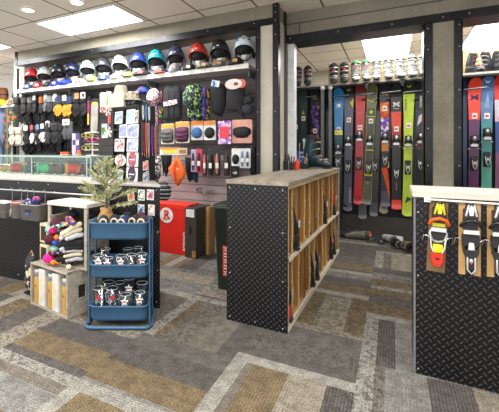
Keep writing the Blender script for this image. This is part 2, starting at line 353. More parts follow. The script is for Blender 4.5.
def helmet(i,x,c,c2,lab):
    big=1.0+.01*(i>9); t=T('ski_helmet',lab,'helmet',(x,4.03,2.415),math.atan2(-x,4.03)*.8+R(random.uniform(-8,4)),'ski helmets on the shelf',sc=1.0)
    # shell: dome whose rim dips at the back and sides
    m=MB(); rings=[]; seg=28
    for k in range(11):
        q=k/10; ring=[]
        for j in range(seg):
            a=2*PI*j/seg; fr=max(0,-math.sin(a)); low=-.005-.055*(1-fr)**1.2
            el=q*PI/2; z=low*(1-q)+(.13)*math.sin(el); rr=math.cos(el*.985)
            bulge=1+.03*math.sin(el*2)
            ring.append((.115*rr*bulge*math.cos(a),.14*rr*bulge*math.sin(a),z))
        rings.append(ring)
    m.loft(rings,0,False); m.add(rings[-1],[tuple(range(seg))],0,True)
    m.limb([(.118*math.cos(a),.143*math.sin(a),-.005-.055*(1-max(0,-math.sin(a)))**1.2) for a in [2*PI*j/24 for j in range(25)]],.006,0,6)
    shl=m.build('shell',C(c,.28),t)
    for (a,e) in ((-115,48),(-65,48),(-90,62),(-125,24),(-55,24),(-90,30),(-40,45),(-140,45)):
        a,e=R(a),R(e); p=(.115*1.03*math.cos(e)*math.cos(a),.14*1.03*math.cos(e)*math.sin(a),.13*math.sin(e)); MB().ell(p,(.016,.010,.006),0,10,5).build('vent',C('#1c1c1f',.6),shl)
    m=MB().ell((0,.012,-.012),(.103,.12,.085),0,18,8).build('liner',C('#151517',.8),t)
    for sx in (-1,1):
        MB().pillow([(-.045,.03),(.05,.03),(.055,-.02),(.03,-.075),(-.01,-.09),(-.04,-.05)],0,.014).build('ear_pad',C(c2,.8),t,(sx*.1,.02,-.05)).rotation_euler=(0,0,R(78)*sx)
    MB().limb([(-.098,0,-.08),(-.075,-.03,-.13),(-.03,-.05,-.165),(.03,-.05,-.165),(.075,-.03,-.13),(.098,0,-.08)],.006,0,6).build('chin_strap',C('#d0602a' if i==11 else '#2a2a2c',.7),t)
    if i in (0,1,2,12): MB().ell((-.045,-.098,.082),(.017,.012,.014)).build('sticker',C('#1d8fd0',.4),shl)
    else: MB().box((0,-.148,.02),(.03,.006,.012)).build('badge',C('#c8c8c8',.4),t)
    s=T('helmet_stand','white display stand under the '+lab.split(' ski helmet')[0]+' helmet','stand',(x,4.07,2.19))
    MB().lathe([(.05,0),(.05,.012),(.018,.03),(.016,.08),(.05,.12),(.06,.17),(.05,.19),(.001,.2)],seg=16).build('stand_post',WHITE,s)
    MB().pillow([(-.04,.02),(.04,.02),(.03,-.05),(-.03,-.05)],-.03,.02).build('foam_insert',C('#c9c6c2',.8),s,(0,-.02,.12))
for i,(x,(c,c2,lab,_)) in enumerate(zip(HX,HC)): helmet(i,x,c,c2,lab)
# caps & beanies standing along the shelf front
def cap(u,v,c,lab,w=.17,patch='#e8e6e0',kind='cap',brim=None,hh=.085,Y=3.94,z=2.192,rz=0):
    p=at(u,v,Y); t=T(kind,lab,kind.replace('_',' '),(p.x,Y,z),rz or math.atan2(-p.x,Y)*.6,'caps and beanies on the helmet shelf')
    m=MB().ell((0,0,0),(w/2,w*.48,hh),0,18,7,0,90)
    m.build('crown',C(c,.8) if isinstance(c,str) else c,t)
    if kind=='cap':
        rings=[]
        br=[]; 
        for j in range(13):
            a=R(180+180*j/12); br.append((w*.5*math.cos(a)*.92,-w*.2+w*.42*math.sin(a)))
        top=[(q[0],q[1],.012+.004*abs(math.sin(k))) for k,q in enumerate(br)]; bot=[(q[0],q[1],.003) for q in br]
        MB().loft([bot,top],0).build('brim',C(brim or (c if isinstance(c,str) else '#4d5138'),.8),t)
    else: MB().lathe([(w*.5,0),(w*.52,.015),(w*.5,.035)],sy=.96).build('cuff',C(brim or c,.9),t)
    MB().box((0,-w*.455,hh*.42),(w*.27,.012,hh*.42),0,Matrix.Rotation(R(-14),3,'X')).build('patch',C(patch,.6),t)
CAMO=PAT('camouflage',['#4b5236','#7d7f5d','#2e3324','#a3a284'],40)
cap(28.5,90,'#33588a','denim blue cap with a pale patch below the left red helmet',.16)
cap(38.5,89,'#b72430','red cap with a white patch on the shelf',.16)
cap(48,88,'#222428','small black cap between the red and blue caps',.14,'#555555')
cap(55.5,86.5,'#2642b0','left of two adjoining royal blue caps under the navy helmets',.16)
cap(66,85.5,'#2340c0','right of two adjoining royal blue caps beside the white card box',.19,'#3a58d0')
cap(93,82,'#8a8c3e','olive green cap left of the royal blue one',.17,'#c6c9a0')
cap(104.5,80.5,'#2848c4','royal blue cap with a white patch between olive and cream caps',.18)
cap(116,78,'#d8cdb0','cream cap with a red mark',.16,'#cf7060')
cap(129,77,'#7d8040','olive cap with a pale round patch left of the charcoal one',.18,'#d5d6c8')
cap(142.5,75.5,'#2d2e31','charcoal cap with a red patch below the blue helmet',.24,'#c04048',Y=3.95)
cap(161,74.5,'#22407c','navy cap with orange brim below the teal helmet',.18,'#e07038',brim='#d86a2c')
cap(175,72.5,'#84858a','heather grey beanie below the slate purple helmet',.165,'#8c8d90','beanie',hh=.12)
cap(189.5,71,'#1d1d1f','black cap with a white emblem left of the camouflage cap',.17)
cap(205,69.5,CAMO,'camouflage cap with a round red and white patch',.2,'#d9b0a8')
cap(220,67.5,'#5a5b5f','mid grey cap with a tan leather patch',.17,'#b98a55')
cap(236,65,'#1c1c1f','black cap with a tan leather patch nearest the shelf end',.19,'#c59560',hh=.1)
p=at(79.5,83,3.97); t=T('card_box','small white card box with red marks between the blue and olive caps','box',(p.x,3.98,2.19),R(4))
MB().box((0,0,.035),(.2,.1,.07)).build('box_body',WHITE,t,None,.002); MB().box((-.02,-.052,.022),(.04,.003,.02)).box((.035,-.052,.028),(.03,.003,.025)).build('printed_mark',C('#c23038'),t)
p=at(226,61.5,4.0); tag(MB().ell((0,0,.02),(.03,.03,.03)).build('tennis_ball',C('#d9d92c',.8),None,(p.x,4.09,2.195)),'small bright yellow ball beside the black helmet with orange strap','ball')
#SECTION wallgoods
# ================================================================= GOODS ON THE LEFT WALL
def hook(parent,z=.0,y=.02,Lh=.11):
    MB().limb([(0,Lh,z),(0,-.04,z),(0,-.055,z+.012)],.004,0,6).build('peg_hook',CHROME,parent)
def glove_mesh(sc=1,flip=1):
    m=MB(); s=sc
    m.loft([[(x*s*w,y*s,z*s) for x,y in ((-.5,-.022),(0,-.032),(.5,-.022),(.5,.022),(0,.032),(-.5,.022))] for z,w in ((0,.105),(-.03,.11),(-.08,.088),(-.10,.082))],1)
    m.limb([(0,0,-.09*s),(0,0,-.13*s),(.002*s,0,-.17*s)],[.036*s,.046*s,.043*s],0,12,.55)
    for k,(x,l) in enumerate(((-.033,.055),(-.011,.075),(.011,.072),(.032,.055))):
        m.limb([(x*s,0,-.165*s),(x*1.1*s,-.004*s,-(.175+l*.5)*s),(x*1.12*s,-.012*s,-(.175+l)*s)],[.0125*s,.012*s,.010*s],0,8)
    m.limb([(.035*s*flip,0,-.12*s),(.058*s*flip,-.008,-.155*s),(.060*s*flip,-.012,-.19*s)],[.014*s,.014*s,.011*s],0,8)
    return m
def gloves(u,v,c,c2,lab,sc=1.0,Y=4.02,cardc=None,n=2,group='glove pairs hanging on the left wall'):
    p=at(u,v,Y); t=T('glove_pair',lab,'gloves',(p.x,Y,p.z),R(random.uniform(-8,8)),group)
    for k in range(n):
        g=glove_mesh(sc,1 if k else -1).build('glove',[C(c,.75),C(c2,.75)],t,((k-.5)*.045*sc if n>1 else 0,(k-.5)*.05,-.01*k)); g.rotation_euler=(R(random.uniform(-4,4)),R(random.uniform(-5,5)),R(random.uniform(-25,25)))
    MB().limb([(0,.15,.012),(0,-.05,.012),(0,-.06,.03)],.004,0,6).build('peg_hook',CHROME,t)
    if cardc: MB().box((0,-.062,-.02),(.075*sc,.003,.07*sc)).build('header_card',C(cardc,.5),t)
    return t
up=[(19,98,'#1e1f22','#2a2b2f','first black glove pair from the left in the upper row',1.05,None),
(27,97,'#2b2b2e','#45464a','charcoal glove pair second from the left in the upper row',1.1,None),
(33,97.5,'#1b1b1d','#66666a','black glove pair with grey cuff third from the left in the upper row',1.0,None),
(37.5,97,'#242427','#2f3034','black glove pair fourth from the left in the upper row',1.0,'#d8d8d8'),
(43.5,97,'#2a2a2c','#c0702a','black glove pair with orange cuff band in the upper row',1.0,None),
(48.5,96,'#75777b','#a0a2a6','mid grey glove pair in the upper row',.95,'#b9bbbe'),
(53,96,'#3a3c40','#8d8f93','dark grey glove pair with pale cuffs left of the gold gloves',1.0,None),
(58,95.5,'#303135','#b7babd','black and silver glove pair touching the gold gloves',1.0,'#cfd8e2'),
(62,97,'#cf9b32','#31405c','left gold leather work glove pair with dark cuff',1.15,None),
(67.5,97,'#d7a238','#2c2f3c','middle gold leather work glove pair with a white tag',1.15,'#e2e2e0'),
(72,97,'#c8922c','#26385e','right gold leather work glove pair with a navy cuff',1.1,None),
(79.5,95,'#1a1a1c','#202124','black glove pair on a tan and white header card',1.2,'#b98858'),
(85.5,94.5,'#1c1c1f','#202124','black glove pair on a header card touching the mirror',1.2,'#e6e4e0')]
for u,v,c,c2,lab,sc,cd in up: gloves(u,v,c,c2,lab,sc,4.03,cd)
lo=[(14.5,128,'#cfc6b4','#d8d0c0','left cream leather glove pair with a black patch',1.1,'#d8d8dc'),
(21.5,127.5,'#d7cfc0','#cdc4b2','right cream leather glove pair in the lower row',1.1,None),
(28.5,127,'#26272a','#2a2b2e','black glove pair with white fingertips beside the cream gloves',1.1,'#dfe0e4'),
(35,126.5,'#d9d9d8','#222327','white palmed glove pair with black cuff in the lower row',1.05,'#b04048'),
(41,126,'#232427','#2c2d31','black glove pair with white trim in the lower row',1.1,'#6b83b0'),
(45.5,125,'#cfcfcd','#242528','white and black glove pair right end of the trimmed gloves',1.05,'#cfd4de'),
(51,123,'#303236','#27282b','dark grey mitten pair under a tilted white card in the lower row',1.25,'#e9e9e8'),
(57,123,'#222326','#2b2c30','black glove pair left of the large grey mitts',1.2,None)]
for u,v,c,c2,lab,sc,cd in lo: gloves(u,v,c,c2,lab,sc,3.98,cd)
# big grey mitts with white tag
p=at(68.5,121,3.98); t=T('mitten_pair','large dark grey mittens with a wide white header card','mittens',(p.x,3.98,p.z))
for k in (-1,1):
    MB().limb([(k*.04,0,-.04),(k*.042,-.01,-.12),(k*.042,-.02,-.2),(k*.04,-.02,-.25)],[.042,.048,.052,.036],0,14,.6).limb([(k*.08,-.01,-.13),(k*.095,-.03,-.18)],[.016,.014],0,8).build('mitten',C('#4b4c50',.8),t)
MB().box((0,-.05,-.02),(.14,.003,.09)).build('header_card',WHITE,t); MB().box((0,-.053,-.02),(.06,.002,.014)).build('printed_mark',C('#444444'),t)
MB().limb([(0,.2,.03),(0,-.06,.03)],.004,0,6).build('peg_hook',CHROME,t)
# black and grey gloves filling the background row (deeper pegs)
for k,u in enumerate((24,31,40,47,56,64,76,83)):
    gloves(u,104+(k%2)*2,'#18191b','#232427',['black glove pair hanging deep on the wall behind the front row above the cream gloves','black glove pair deep on the wall behind the charcoal pair','black glove pair deep on the wall behind the orange cuffed pair','black glove pair deep on the wall behind the grey pair','black glove pair deep on the wall left of the gold gloves','black glove pair deep on the wall behind the gold gloves','black glove pair deep on the wall right of the gold gloves','black glove pair deep on the wall under the tan header card'][k],1.25,4.13)
for k,u in enumerate((30,43,54,63,74)):
    gloves(u,131,'#1b1b1e','#202124',['black glove pair low on the wall behind the white tipped gloves','black glove pair low on the wall behind the white trimmed gloves','black glove pair low on the wall behind the tilted white card','black glove pair low on the wall left of the large mittens','black glove pair low on the wall right of the large mittens'][k],1.35,4.12)
# tall narrow mirror with rounded black frame
A=at(94.5,116,3.72); t=T('snowboard_mirror','tall narrow mirror with rounded black frame and yellow sticker','mirror',(A.x,3.72,A.z),0,None,ry=R(2))
MB().prism(rrect(.155,.46,.06),0,.015).build('frame',BLACK,t,None,.003)
g=G('mirror_grey'); n=g.noise(g.obj(),6,3); g.base(g.ramp(n,[(.3,lin('#7d7a76')),(.7,lin('#aca79f'))])); g.set(.35,.3)
MB().prism(rrect(.118,.40,.045,4,0,-.015),-.004,0).build('mirror_pane',g.mat,t); MB().prism(rrect(.09,.03,.012,3,0,.165),-.007,-.004).build('sticker',C('#e0c820'),t)
MB().limb([(0,.44,.2),(0,.0,.2)],.005,0,6).build('peg_hook',CHROME,t)
p=at(88.2,110,3.75); tag(MB().b2((-.012,0,-.2),(.012,.02,.12),0).b2((-.012,-.001,-.2),(.012,0,-.05),1).build('lanyard',[C('#8c2450'),C('#d8c02c')],None,p),'narrow maroon and yellow strap left of the mirror','strap'); MB().limb([(0,.455,.115),(0,-.01,.115)],.004,0,6).build('peg_hook',CHROME,bpy.data.objects['lanyard'])
# pale packs right of the mirror
def pack(u0,v0,u1,v1,Y,c,lab,cat='package',name='blister_pack',prod=None,head=None,pc='#222226',shape='oval',group='hanging packages on the left wall',win=None):
    a=at(u0,v0,Y); b=at(u1,v1,Y); w=abs(b.x-a.x); h=abs(a.z-b.z); t=T(name,lab,cat,((a.x+b.x)/2,Y,(a.z+b.z)/2),R(random.uniform(-7,7)),group)
    MB().prism(rrect(w,h,min(w,h)*.08),0,.006).build('backing_card',C(c,.5) if isinstance(c,str) else c,t)
    if head: MB().box((0,-.004,h*.38),(w*.96,.006,h*.2)).build('header_strip',C(head,.5),t)
    if shape=='oval': MB().pillow(circ(.5,20,0,-h*.12,w*.88,h*.58),-.006,.022).build('product',C(pc,.85) if isinstance(pc,str) else pc,t)
    elif shape=='cloth':
        P=[(-.46*w,.22*h),(-.2*w,.26*h),(.2*w,.26*h),(.46*w,.22*h),(.48*w,-.2*h),(.4*w,-.42*h),(0,-.46*h),(-.4*w,-.42*h),(-.48*w,-.2*h)]
        MB().pillow(P,-.008,.03).build('product',C(pc,.85) if isinstance(pc,str) else pc,t)
        for q in (.08,-.12,-.28): MB().limb([(-.42*w,-.034,q*h),(0,-.044,(q-.05)*h),(.42*w,-.034,q*h)],.006,0,6).build('fold',C(pc,.85) if isinstance(pc,str) else pc,t)
    elif shape=='tool':
        MB().limb([(0,-.014,h*.3),(0,-.018,0),(0,-.014,-h*.38)],[w*.18,w*.3,w*.2],0,10,.5).build('product',C(pc,.6),t); MB().box((w*.1,-.028,-.1*h),(w*.5,.004,h*.2)).build('price_tag',WHITE,t)
    elif shape=='print':
        MB().box((0,-.003,0),(w*.7,.004,h*.5)).build('printed_panel',C(pc,.5) if isinstance(pc,str) else pc,t)
    MB().limb([(0,4.2-Y-.01,h*.5+.004),(0,-.03,h*.5+.004)],.0035,0,6).build('peg_hook',CHROME,t)
    return t
pack(100,93,106,112,3.85,'#dcdcd6','white card pack just right of the mirror top',pc='#c8ccd0',shape='print')
pack(106,92,111,108,3.9,'#d4e0a8','lime and white card pack above the snowflake ornament',pc='#8ec03c',shape='print')
pack(107,110,112,128,3.95,'#2a2c34','dark card pack behind the snowflake ornament',pc='#c63d3d',shape='print')
pack(101.5,124,107,138,3.85,'#dfe2e6','white and green card pack below the red ornament',pc='#5b9a3c',shape='print')
# purple boxes, cones
for k,(u0,u1,c,lab) in enumerate(((73.5,77,'#c9c3dc','lavender tall box left of the sunglasses rack'),(77.2,80.5,'#5b4a84','deep purple tall box left of the sunglasses rack'))):
    a=at(u0,133,2.66); b=at(u1,155,2.66); t=T('tall_box',lab,'box',((a.x+b.x)/2,2.66,1.191+(a.z-b.z)/2),R(10)); MB().box((0,0,0),(abs(a.x-b.x),.04,abs(a.z-b.z))).build('box_body',C(c,.5),t); MB().box((0,-.021,.02),(abs(a.x-b.x)*.6,.003,.05)).build('printed_mark',WHITE if k else C('#3f3560'),t)
# sunglasses rack (white post with arms)
REY=2.64
def sunglasses(loc,c,lens,lab,rz=0,sc=1,group='sunglasses on the counter rack'):
    t=T('sunglasses',lab,'sunglasses',loc,rz,group,sc=sc)
    m=MB()
    for s in (-1,1):
        P=rrect(.056,.038,.016,3,s*.034,0); m.limb([(p[0],0,p[1]) for p in P+[P[0]]],.0035,0,6)
        m.limb([(s*.064,0,.01),(s*.068,.06,.01),(s*.066,.12,-.006)],.003,0,6)
    m.limb([(-.008,0,.008),(.008,0,.008)],.003,0,6); m.build('frame',C(c,.35),t)
    for s in (-1,1): MB().pillow(rrect(.052,.034,.015,3,s*.034,0),0,.003).build('lens',C(lens,.12,.4),t)
    return t
p=at(92.5,146,REY); t=T('sunglasses_rack','white post rack with short arms holding sunglasses','rack',(p.x,REY,1.191),sc=.9)
MB().lathe([(.07,0),(.07,.008),(.008,.012),(.008,.26),(.014,.265),(.001,.27)],seg=12).build('post',WHITE,t)
for z in (.06,.12,.18,.24): MB().limb([(-.09,-.012,z),(0,-.018,z+.004),(.09,-.012,z)],.006,0,8).build('arm',WHITE,t)
tp=Vector((p.x,REY,1.191))
sunglasses(tp+Vector((-.03,-.055,.19)),'#c8c62a','#26281c','yellow framed sunglasses on the white rack',sc=.85)
sunglasses(tp+Vector((-.035,-.055,.135)),'#202022','#3c3424','black framed sunglasses on the white rack below the yellow ones',sc=.85)
sunglasses(tp+Vector((.045,-.055,.15)),'#d43a86','#4a2038','pink framed sunglasses on the white rack',R(14),.85)
sunglasses(tp+Vector((-.03,-.055,.075)),'#b9ba38','#22251c','olive yellow sunglasses low on the white rack',sc=.85)
for k,(u,v,c,lab) in enumerate(((63,154.5,'#d85a24','squat orange cup left of the white card on the glass case'),(67.5,155,'#b8481e','burnt orange cup on the glass case'),(79,153,'#e06a22','small orange cone shaped toy beside the purple boxes'))):
    q=at(u,v,2.6); t=T('orange_cup',lab,'cup',(q.x,2.6,1.191)); MB().lathe([(.022,0),(.024,.01),(.014,.05),(.012,.052)] if k==2 else [(.02,0),(.026,.035),(.024,.036),(.018,.003),(.001,.003)],seg=14,cap=False).build('body',C(c,.5),t)
    MB().limb([(.024*math.cos(a),.024*math.sin(a),.008) for a in [2*PI*j/12 for j in range(13)]],.0035,0,6).build('rim',C('#e8e0d0'),t)
# snowflake ornaments
def flake(u,v,Y,c,lab,r=.05):
    p=at(u,v,Y); t=T('snowflake_ornament',lab,'ornament',p,0,'snowflake ornaments'); m=MB()
    for k in range(6):
        a=R(60*k+10); d=(math.cos(a),math.sin(a)); m.limb([(0,0,0),(r*d[0],-.004,r*d[1])],[.009,.007],0,8)
        for q in (-1,1):
            b=a+q*R(38); m.limb([(r*.55*d[0],0,r*.55*d[1]),(r*.55*d[0]+r*.35*math.cos(b),-.004,r*.55*d[1]+r*.35*math.sin(b))],.005,0,6)
    m.build('arms',WHITE,t); MB().ell((0,-.006,0),(.013,.008,.013)).build('center_bead',C(c,.4),t)
    MB().limb([(0,0,r),(0,.005,r+.12)],.0015,0,5).build('thread',WHITE,t)
flake(108,110.5,2.8,'#b83030','white snowflake ornament with red centre left of the card stand top')
flake(108.5,132.5,2.78,'#d8d8d8','white snowflake ornament with white centre halfway up the card stand side')
q=at(103.5,110.5,3.0); t=T('red_flower_ornament','small red flower ornament between the mirror and the card stand','ornament',q)
MB().ell((0,0,0),(.03,.012,.035)).ell((.02,-.004,.02),(.02,.01,.02)).ell((-.02,-.004,.02),(.02,.01,.02)).build('petals',C('#c22a2c'),t); MB().ell((0,-.014,.01),(.01,.006,.01)).build('center_bead',C('#e8d8c8'),t); MB().limb([(0,0,.02),(0,1.2,.02)],.003,0,6).build('peg_hook',CHROME,t)
# bulky goods right of the stand, row one
FLOR=PAT('floral',['#d8d3cf','#8a5fb0','#d8a06a','#e8e6e6','#b0486a','#5a6ab0'],70); GRN=PAT('green_leaf',['#0e1618','#5a9c68','#101a22','#131b20','#a3b858','#12181c','#2b587a','#0f1416'],55); MULT=PAT('multicolour',['#2a2c6a','#c83a80','#e0b040','#1c1c24','#3a9a58'],40)
ZEB=PAT('zebra',['#1a1a1c','#cfcfcf','#26262a','#8c8c8c'],50)
def cloth(name,lab,cat,u0,v0,u1,v1,Y,mat,shape=None,dep=.035,folds=3,extra=None,group=None):
    a=at(u0,v0,Y); b=at(u1,v1,Y); w=abs(b.x-a.x); h=abs(a.z-b.z); t=T(name,lab,cat,((a.x+b.x)/2,Y,(a.z+b.z)/2),0,group)
    P=shape or [(-.3,.5),(0,.52),(.3,.5),(.48,.35),(.5,0),(.46,-.4),(.3,-.5),(0,-.47),(-.3,-.5),(-.46,-.4),(-.5,0),(-.48,.35)]
    MB().pillow([(x*w,z*h) for x,z in P],0,dep,0,5).build('fabric_body',mat,t)
    for k in range(folds):
        x=(k-(folds-1)/2)*w*.28; MB().limb([(x,-dep*.75,.3*h),(x+.02*w,-dep*1.02,0),(x-.02*w,-dep*.7,-.36*h)],[.008,.012,.008],0,6).build('fold',mat,t)
    MB().limb([(0,4.2-Y-.02,h*.47),(0,-.06,h*.47),(0,-.07,h*.47+.012)],.004,0,6).build('peg_hook',CHROME,t)
    return t,w,h
cloth('balaclava','floral white and purple helmet cover with a hanging tail','balaclava',147,88.5,160,106,3.95,FLOR,circ(.5,20),.07,0)
cloth('neck_gaiter','long floral white neck gaiter hanging under the floral helmet cover','neck gaiter',151,105,158,127,3.98,FLOR,None,.02,2)
cloth('neck_gaiter','narrow multicolour neck gaiter right of the floral one','neck gaiter',157.5,91,163,124,4.02,MULT,None,.025,1)
t,w,h=cloth('neck_tube','wide dark grey ribbed neck tube with a floral label','neck tube',163,86,182,121,3.97,C('#26272a',.9),[(-.3,.5),(0,.46),(.28,.5),(.46,.42),(.5,0),(.5,-.45),(.25,-.5),(-.25,-.5),(-.5,-.45),(-.5,0),(-.44,.42)],.04,2)
MB().prism(rrect(w*.75,.06,.02),-.054,-.048).build('label_band',FLOR,t).rotation_euler=(0,R(-6),0); t.children[-1].location=(0,0,.04)
cloth('balaclava','green and black leaf patterned helmet cover','balaclava',182.5,84.5,205,109,3.9,GRN,circ(.5,22),.08,0)
cloth('neck_gaiter','green and black leaf patterned gaiter tail under the round cover','neck gaiter',187,106,204,121,3.95,GRN,None,.04,3)
cloth('neck_gaiter','blue and purple striped thin gaiter left of the black balaclava','neck gaiter',202.5,87,206,121,3.9,PAT('blue_purple',['#3434a0','#7a3cb0','#203060'],40),None,.02,1)
cloth('neck_gaiter','brown and yellow thin gaiter beside the blue striped one','neck gaiter',205.5,90,210,121,3.97,PAT('brown_yellow',['#2a2422','#6a4a38','#c8a840','#1c1c1e'],40),None,.02,1)
t,w,h=cloth('balaclava','black balaclava with a small blue and white hang tag','balaclava',210.5,85,226.5,117,3.95,C('#1d1d20',.9),[(-.35,.5),(.35,.5),(.5,.3),(.48,-.1),(.36,-.35),(.2,-.5),(-.2,-.42),(-.42,-.3),(-.5,.1),(-.48,.35)],.05,0)
MB().box((-.01,-.06,h*.5),(.1,.003,.07),0,Matrix.Rotation(R(12),3,'Y')).build('hang_tag',C('#c8d4e0'),t); MB().box((-.03,-.064,h*.5),(.03,.003,.06)).build('printed_mark',C('#3478b8'),t)
t,w,h=cloth('balaclava','large black balaclava under a pink and white oval card','balaclava',226,83,246,119,3.93,C('#202126',.9),[(-.3,.5),(.3,.5),(.45,.3),(.5,0),(.42,-.3),(.5,-.5),(.3,-.42),(.1,-.28),(-.45,-.25),(-.5,.1),(-.42,.4)],.05,0)
MB().prism(circ(.5,24,0,0,.2,.115),-.075,-.07).build('oval_card',C('#e3cfcb'),t,(-.0,0,h*.42)); MB().prism(circ(.5,24,.09,0,.1,.1),-.07,-.066).build('card_flap',C('#d3645c'),t,(0,0,h*.42)); MB().box((.03,-.078,h*.42),(.045,.003,.03)).build('printed_mark',C('#6a2e38'),t)
cloth('ear_warmer','upper dark navy ear warmer beside the large black balaclava','ear warmer',243,95.5,254,104,3.92,C('#23252e',.9),[(-.5,.2),(-.2,.5),(.3,.5),(.5,.1),(.4,-.4),(0,-.5),(-.45,-.3)],.03,0)
cloth('ear_warmer','lower dark navy ear warmer hanging near the pillar','ear warmer',242,104.5,253,115,3.9,C('#262a36',.9),[(-.5,.4),(.3,.5),(.5,.2),(.4,-.4),(-.1,-.5),(-.5,-.1)],.03,0)
# row two packages
pack(161,124,174.5,144,3.93,'#ddd8cc','grey knitted neck warmer on a white card with orange logo','neck warmer',head='#d89a34',pc='#5c5d5c',shape='cloth')
pack(175,122,190,143,3.93,'#ddd8cc','maroon purple neck warmer on a white card with orange logo','neck warmer',head='#d8963a',pc='#5a2a4c',shape='cloth')
pack(191,121,203,140,3.95,'#d5d8da','blue beanie on an orange topped white card','beanie pack',head='#e07a26',pc='#3a6496',shape='oval')
pack(203.5,121,216,140,3.95,'#d5d8da','black beanie on an orange topped white card','beanie pack',head='#e08a26',pc='#19191b',shape='oval')
t=pack(218,121,231,144,3.9,PAT('purple_print',['#9a6ab8','#c8a0d0','#6a3a90','#d8c8dc'],30),'purple and white printed hand warmer pouch','pouch',name='printed_pouch',pc='#d23a48',shape='print')
t=pack(232,120,252,143,3.95,'#d9a090','black face mask on a coral and white card','face mask',name='face_mask_pack',pc='#232326',shape='none')
MB().pillow([(-.1,.03),(-.04,.05),(.04,.055),(.1,.03),(.11,-.02),(.06,-.07),(0,-.075),(-.06,-.07),(-.1,-.03)],-.01,.035).build('face_mask',C('#202124',.85),t)
# row three
cloth('neck_gaiter','black and white zebra patterned gaiter','neck gaiter',152,156,161,179,3.92,ZEB,None,.025,2)
cloth('bandana','black bandana left of the orange one','bandana',160.5,153,172,178,3.98,C('#1c1c1f',.9),[(-.5,.5),(.5,.5),(.45,.1),(0,-.5),(-.4,.05)],.03,2)
t,w,h=cloth('bandana','bright orange diamond shaped bandana','bandana',168,155,187,186.5,3.8,C('#ee6a1e',.7,0,.15),[(0,.5),(.5,-.08),(.08,-.5),(-.05,-.48),(-.5,.05)],.035,0)
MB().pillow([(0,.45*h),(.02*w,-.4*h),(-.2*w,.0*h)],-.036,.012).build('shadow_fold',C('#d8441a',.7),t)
MB().box((w*.1,-.045,.02),(.018,.003,.018)).build('small_print',WHITE,t)
pack(160,147.5,180,155,3.86,'#e0dcd4','white hang card with orange print above the black bandana','hang card',name='hang_card',head='#e08226',pc='#d4cc50',shape='print')
pack(178,148,187,155,3.84,'#c9b490','tan hang card above the orange bandana','hang card',name='hang_card',pc='#8a6a48',shape='print')
cloth('bandana','black bandana right of the orange one','bandana',185,157,193,183,3.97,C('#19191c',.9),[(-.5,.5),(.5,.45),(.45,-.3),(.1,-.5),(-.4,-.1)],.025,1)
cloth('bandana','teal green bandana tail beside the black one','bandana',190.5,156,196,181,4.05,C('#2f6a5c',.85),None,.02,1)
cloth('bandana','navy blue bandana tail low beside the teal one','bandana',194,160,198.5,183,4.08,C('#2a4a80',.85),None,.02,1)
pack(191,149.5,196,172,3.92,'#b9a8cc','lavender blister pack with a black tool','tool pack',pc='#26262a',shape='tool')
pack(196.3,149,202,173,3.92,'#c23a58','red blister pack with a black tool','tool pack',pc='#1f2124',shape='tool')
for u0,u1,c,pc,lab in ((202.7,207,'#26262a','#c06a58','narrow black pack with a salmon strap left of three black ones'),(208,213.8,'#222225','#18181a','narrow black strap pack with a white tag, second of the black strap packs'),(214.5,220.3,'#28282c','#b8705c','black pack with a pinkish strap third of the black strap packs'),(223.5,230,'#2a2725','#3c342e','dark brown strap pack left of the white glove cards')):
    pack(u0,150,u1,176,3.93,c,lab,'strap pack',pc=pc,shape='tool')
pack(231.5,148.5,240,166,3.9,'#dcdcdc','white card with a pair of small black grips','grip pack',pc='#1b1b1e',shape='oval')
pack(240,148.5,245,168,3.9,'#d8dade','left white card of two small boxed inserts near the pillar','insert pack',pc='#6a7a9a',shape='tool')
pack(245.3,148.5,250.5,168,3.9,'#dadce2','right white card of two small boxed inserts near the pillar','insert pack',pc='#3a4458',shape='tool')
pack(231,166,239,177,3.98,'#2a2a2c','small black pack hanging low under the white grip card','pack',pc='#3a3a3e',shape='tool')
cloth('strap_bundle','long black strap bundle hanging against the pillar','strap',250,146,256,176,3.95,C('#18181a',.8),None,.02,1)
# wall bracket & ribbed vent roll
t=T('face_out_bracket','empty grey metal display bracket low on the slat wall','bracket',at(205,190,4.1)); MB().b2((-.12,.0,-.012),(.13,.015,.012)).b2((.1,-.25,-.012),(.118,.0,.012)).b2((-.12,.0,-.02),(-.09,.1,.02)).build('bar',STEEL,t)
p=at(163,191,3.4); t=T('ribbed_hose_roll','dark grey ribbed round roll hanging behind the counter corner','roll',p)
m=MB()
for k in range(9):
    z=.085-k*.022; r=.1*math.sqrt(max(.1,1-((z)/.11)**2)); m.limb([(r*math.cos(a),r*.6*math.sin(a),z) for a in [2*PI*j/16 for j in range(17)]],.007,k%2,6)
m.lathe([(.03,-.1),(.08,-.06),(.09,0),(.08,.06),(.03,.1)],m=0,sy=.6); m.build('ribs',[C('#3a3a3c'),C('#b9b9ba')],t); MB().limb([(0,.75,.1),(0,0,.1)],.004,0,6).build('peg_hook',CHROME,t)
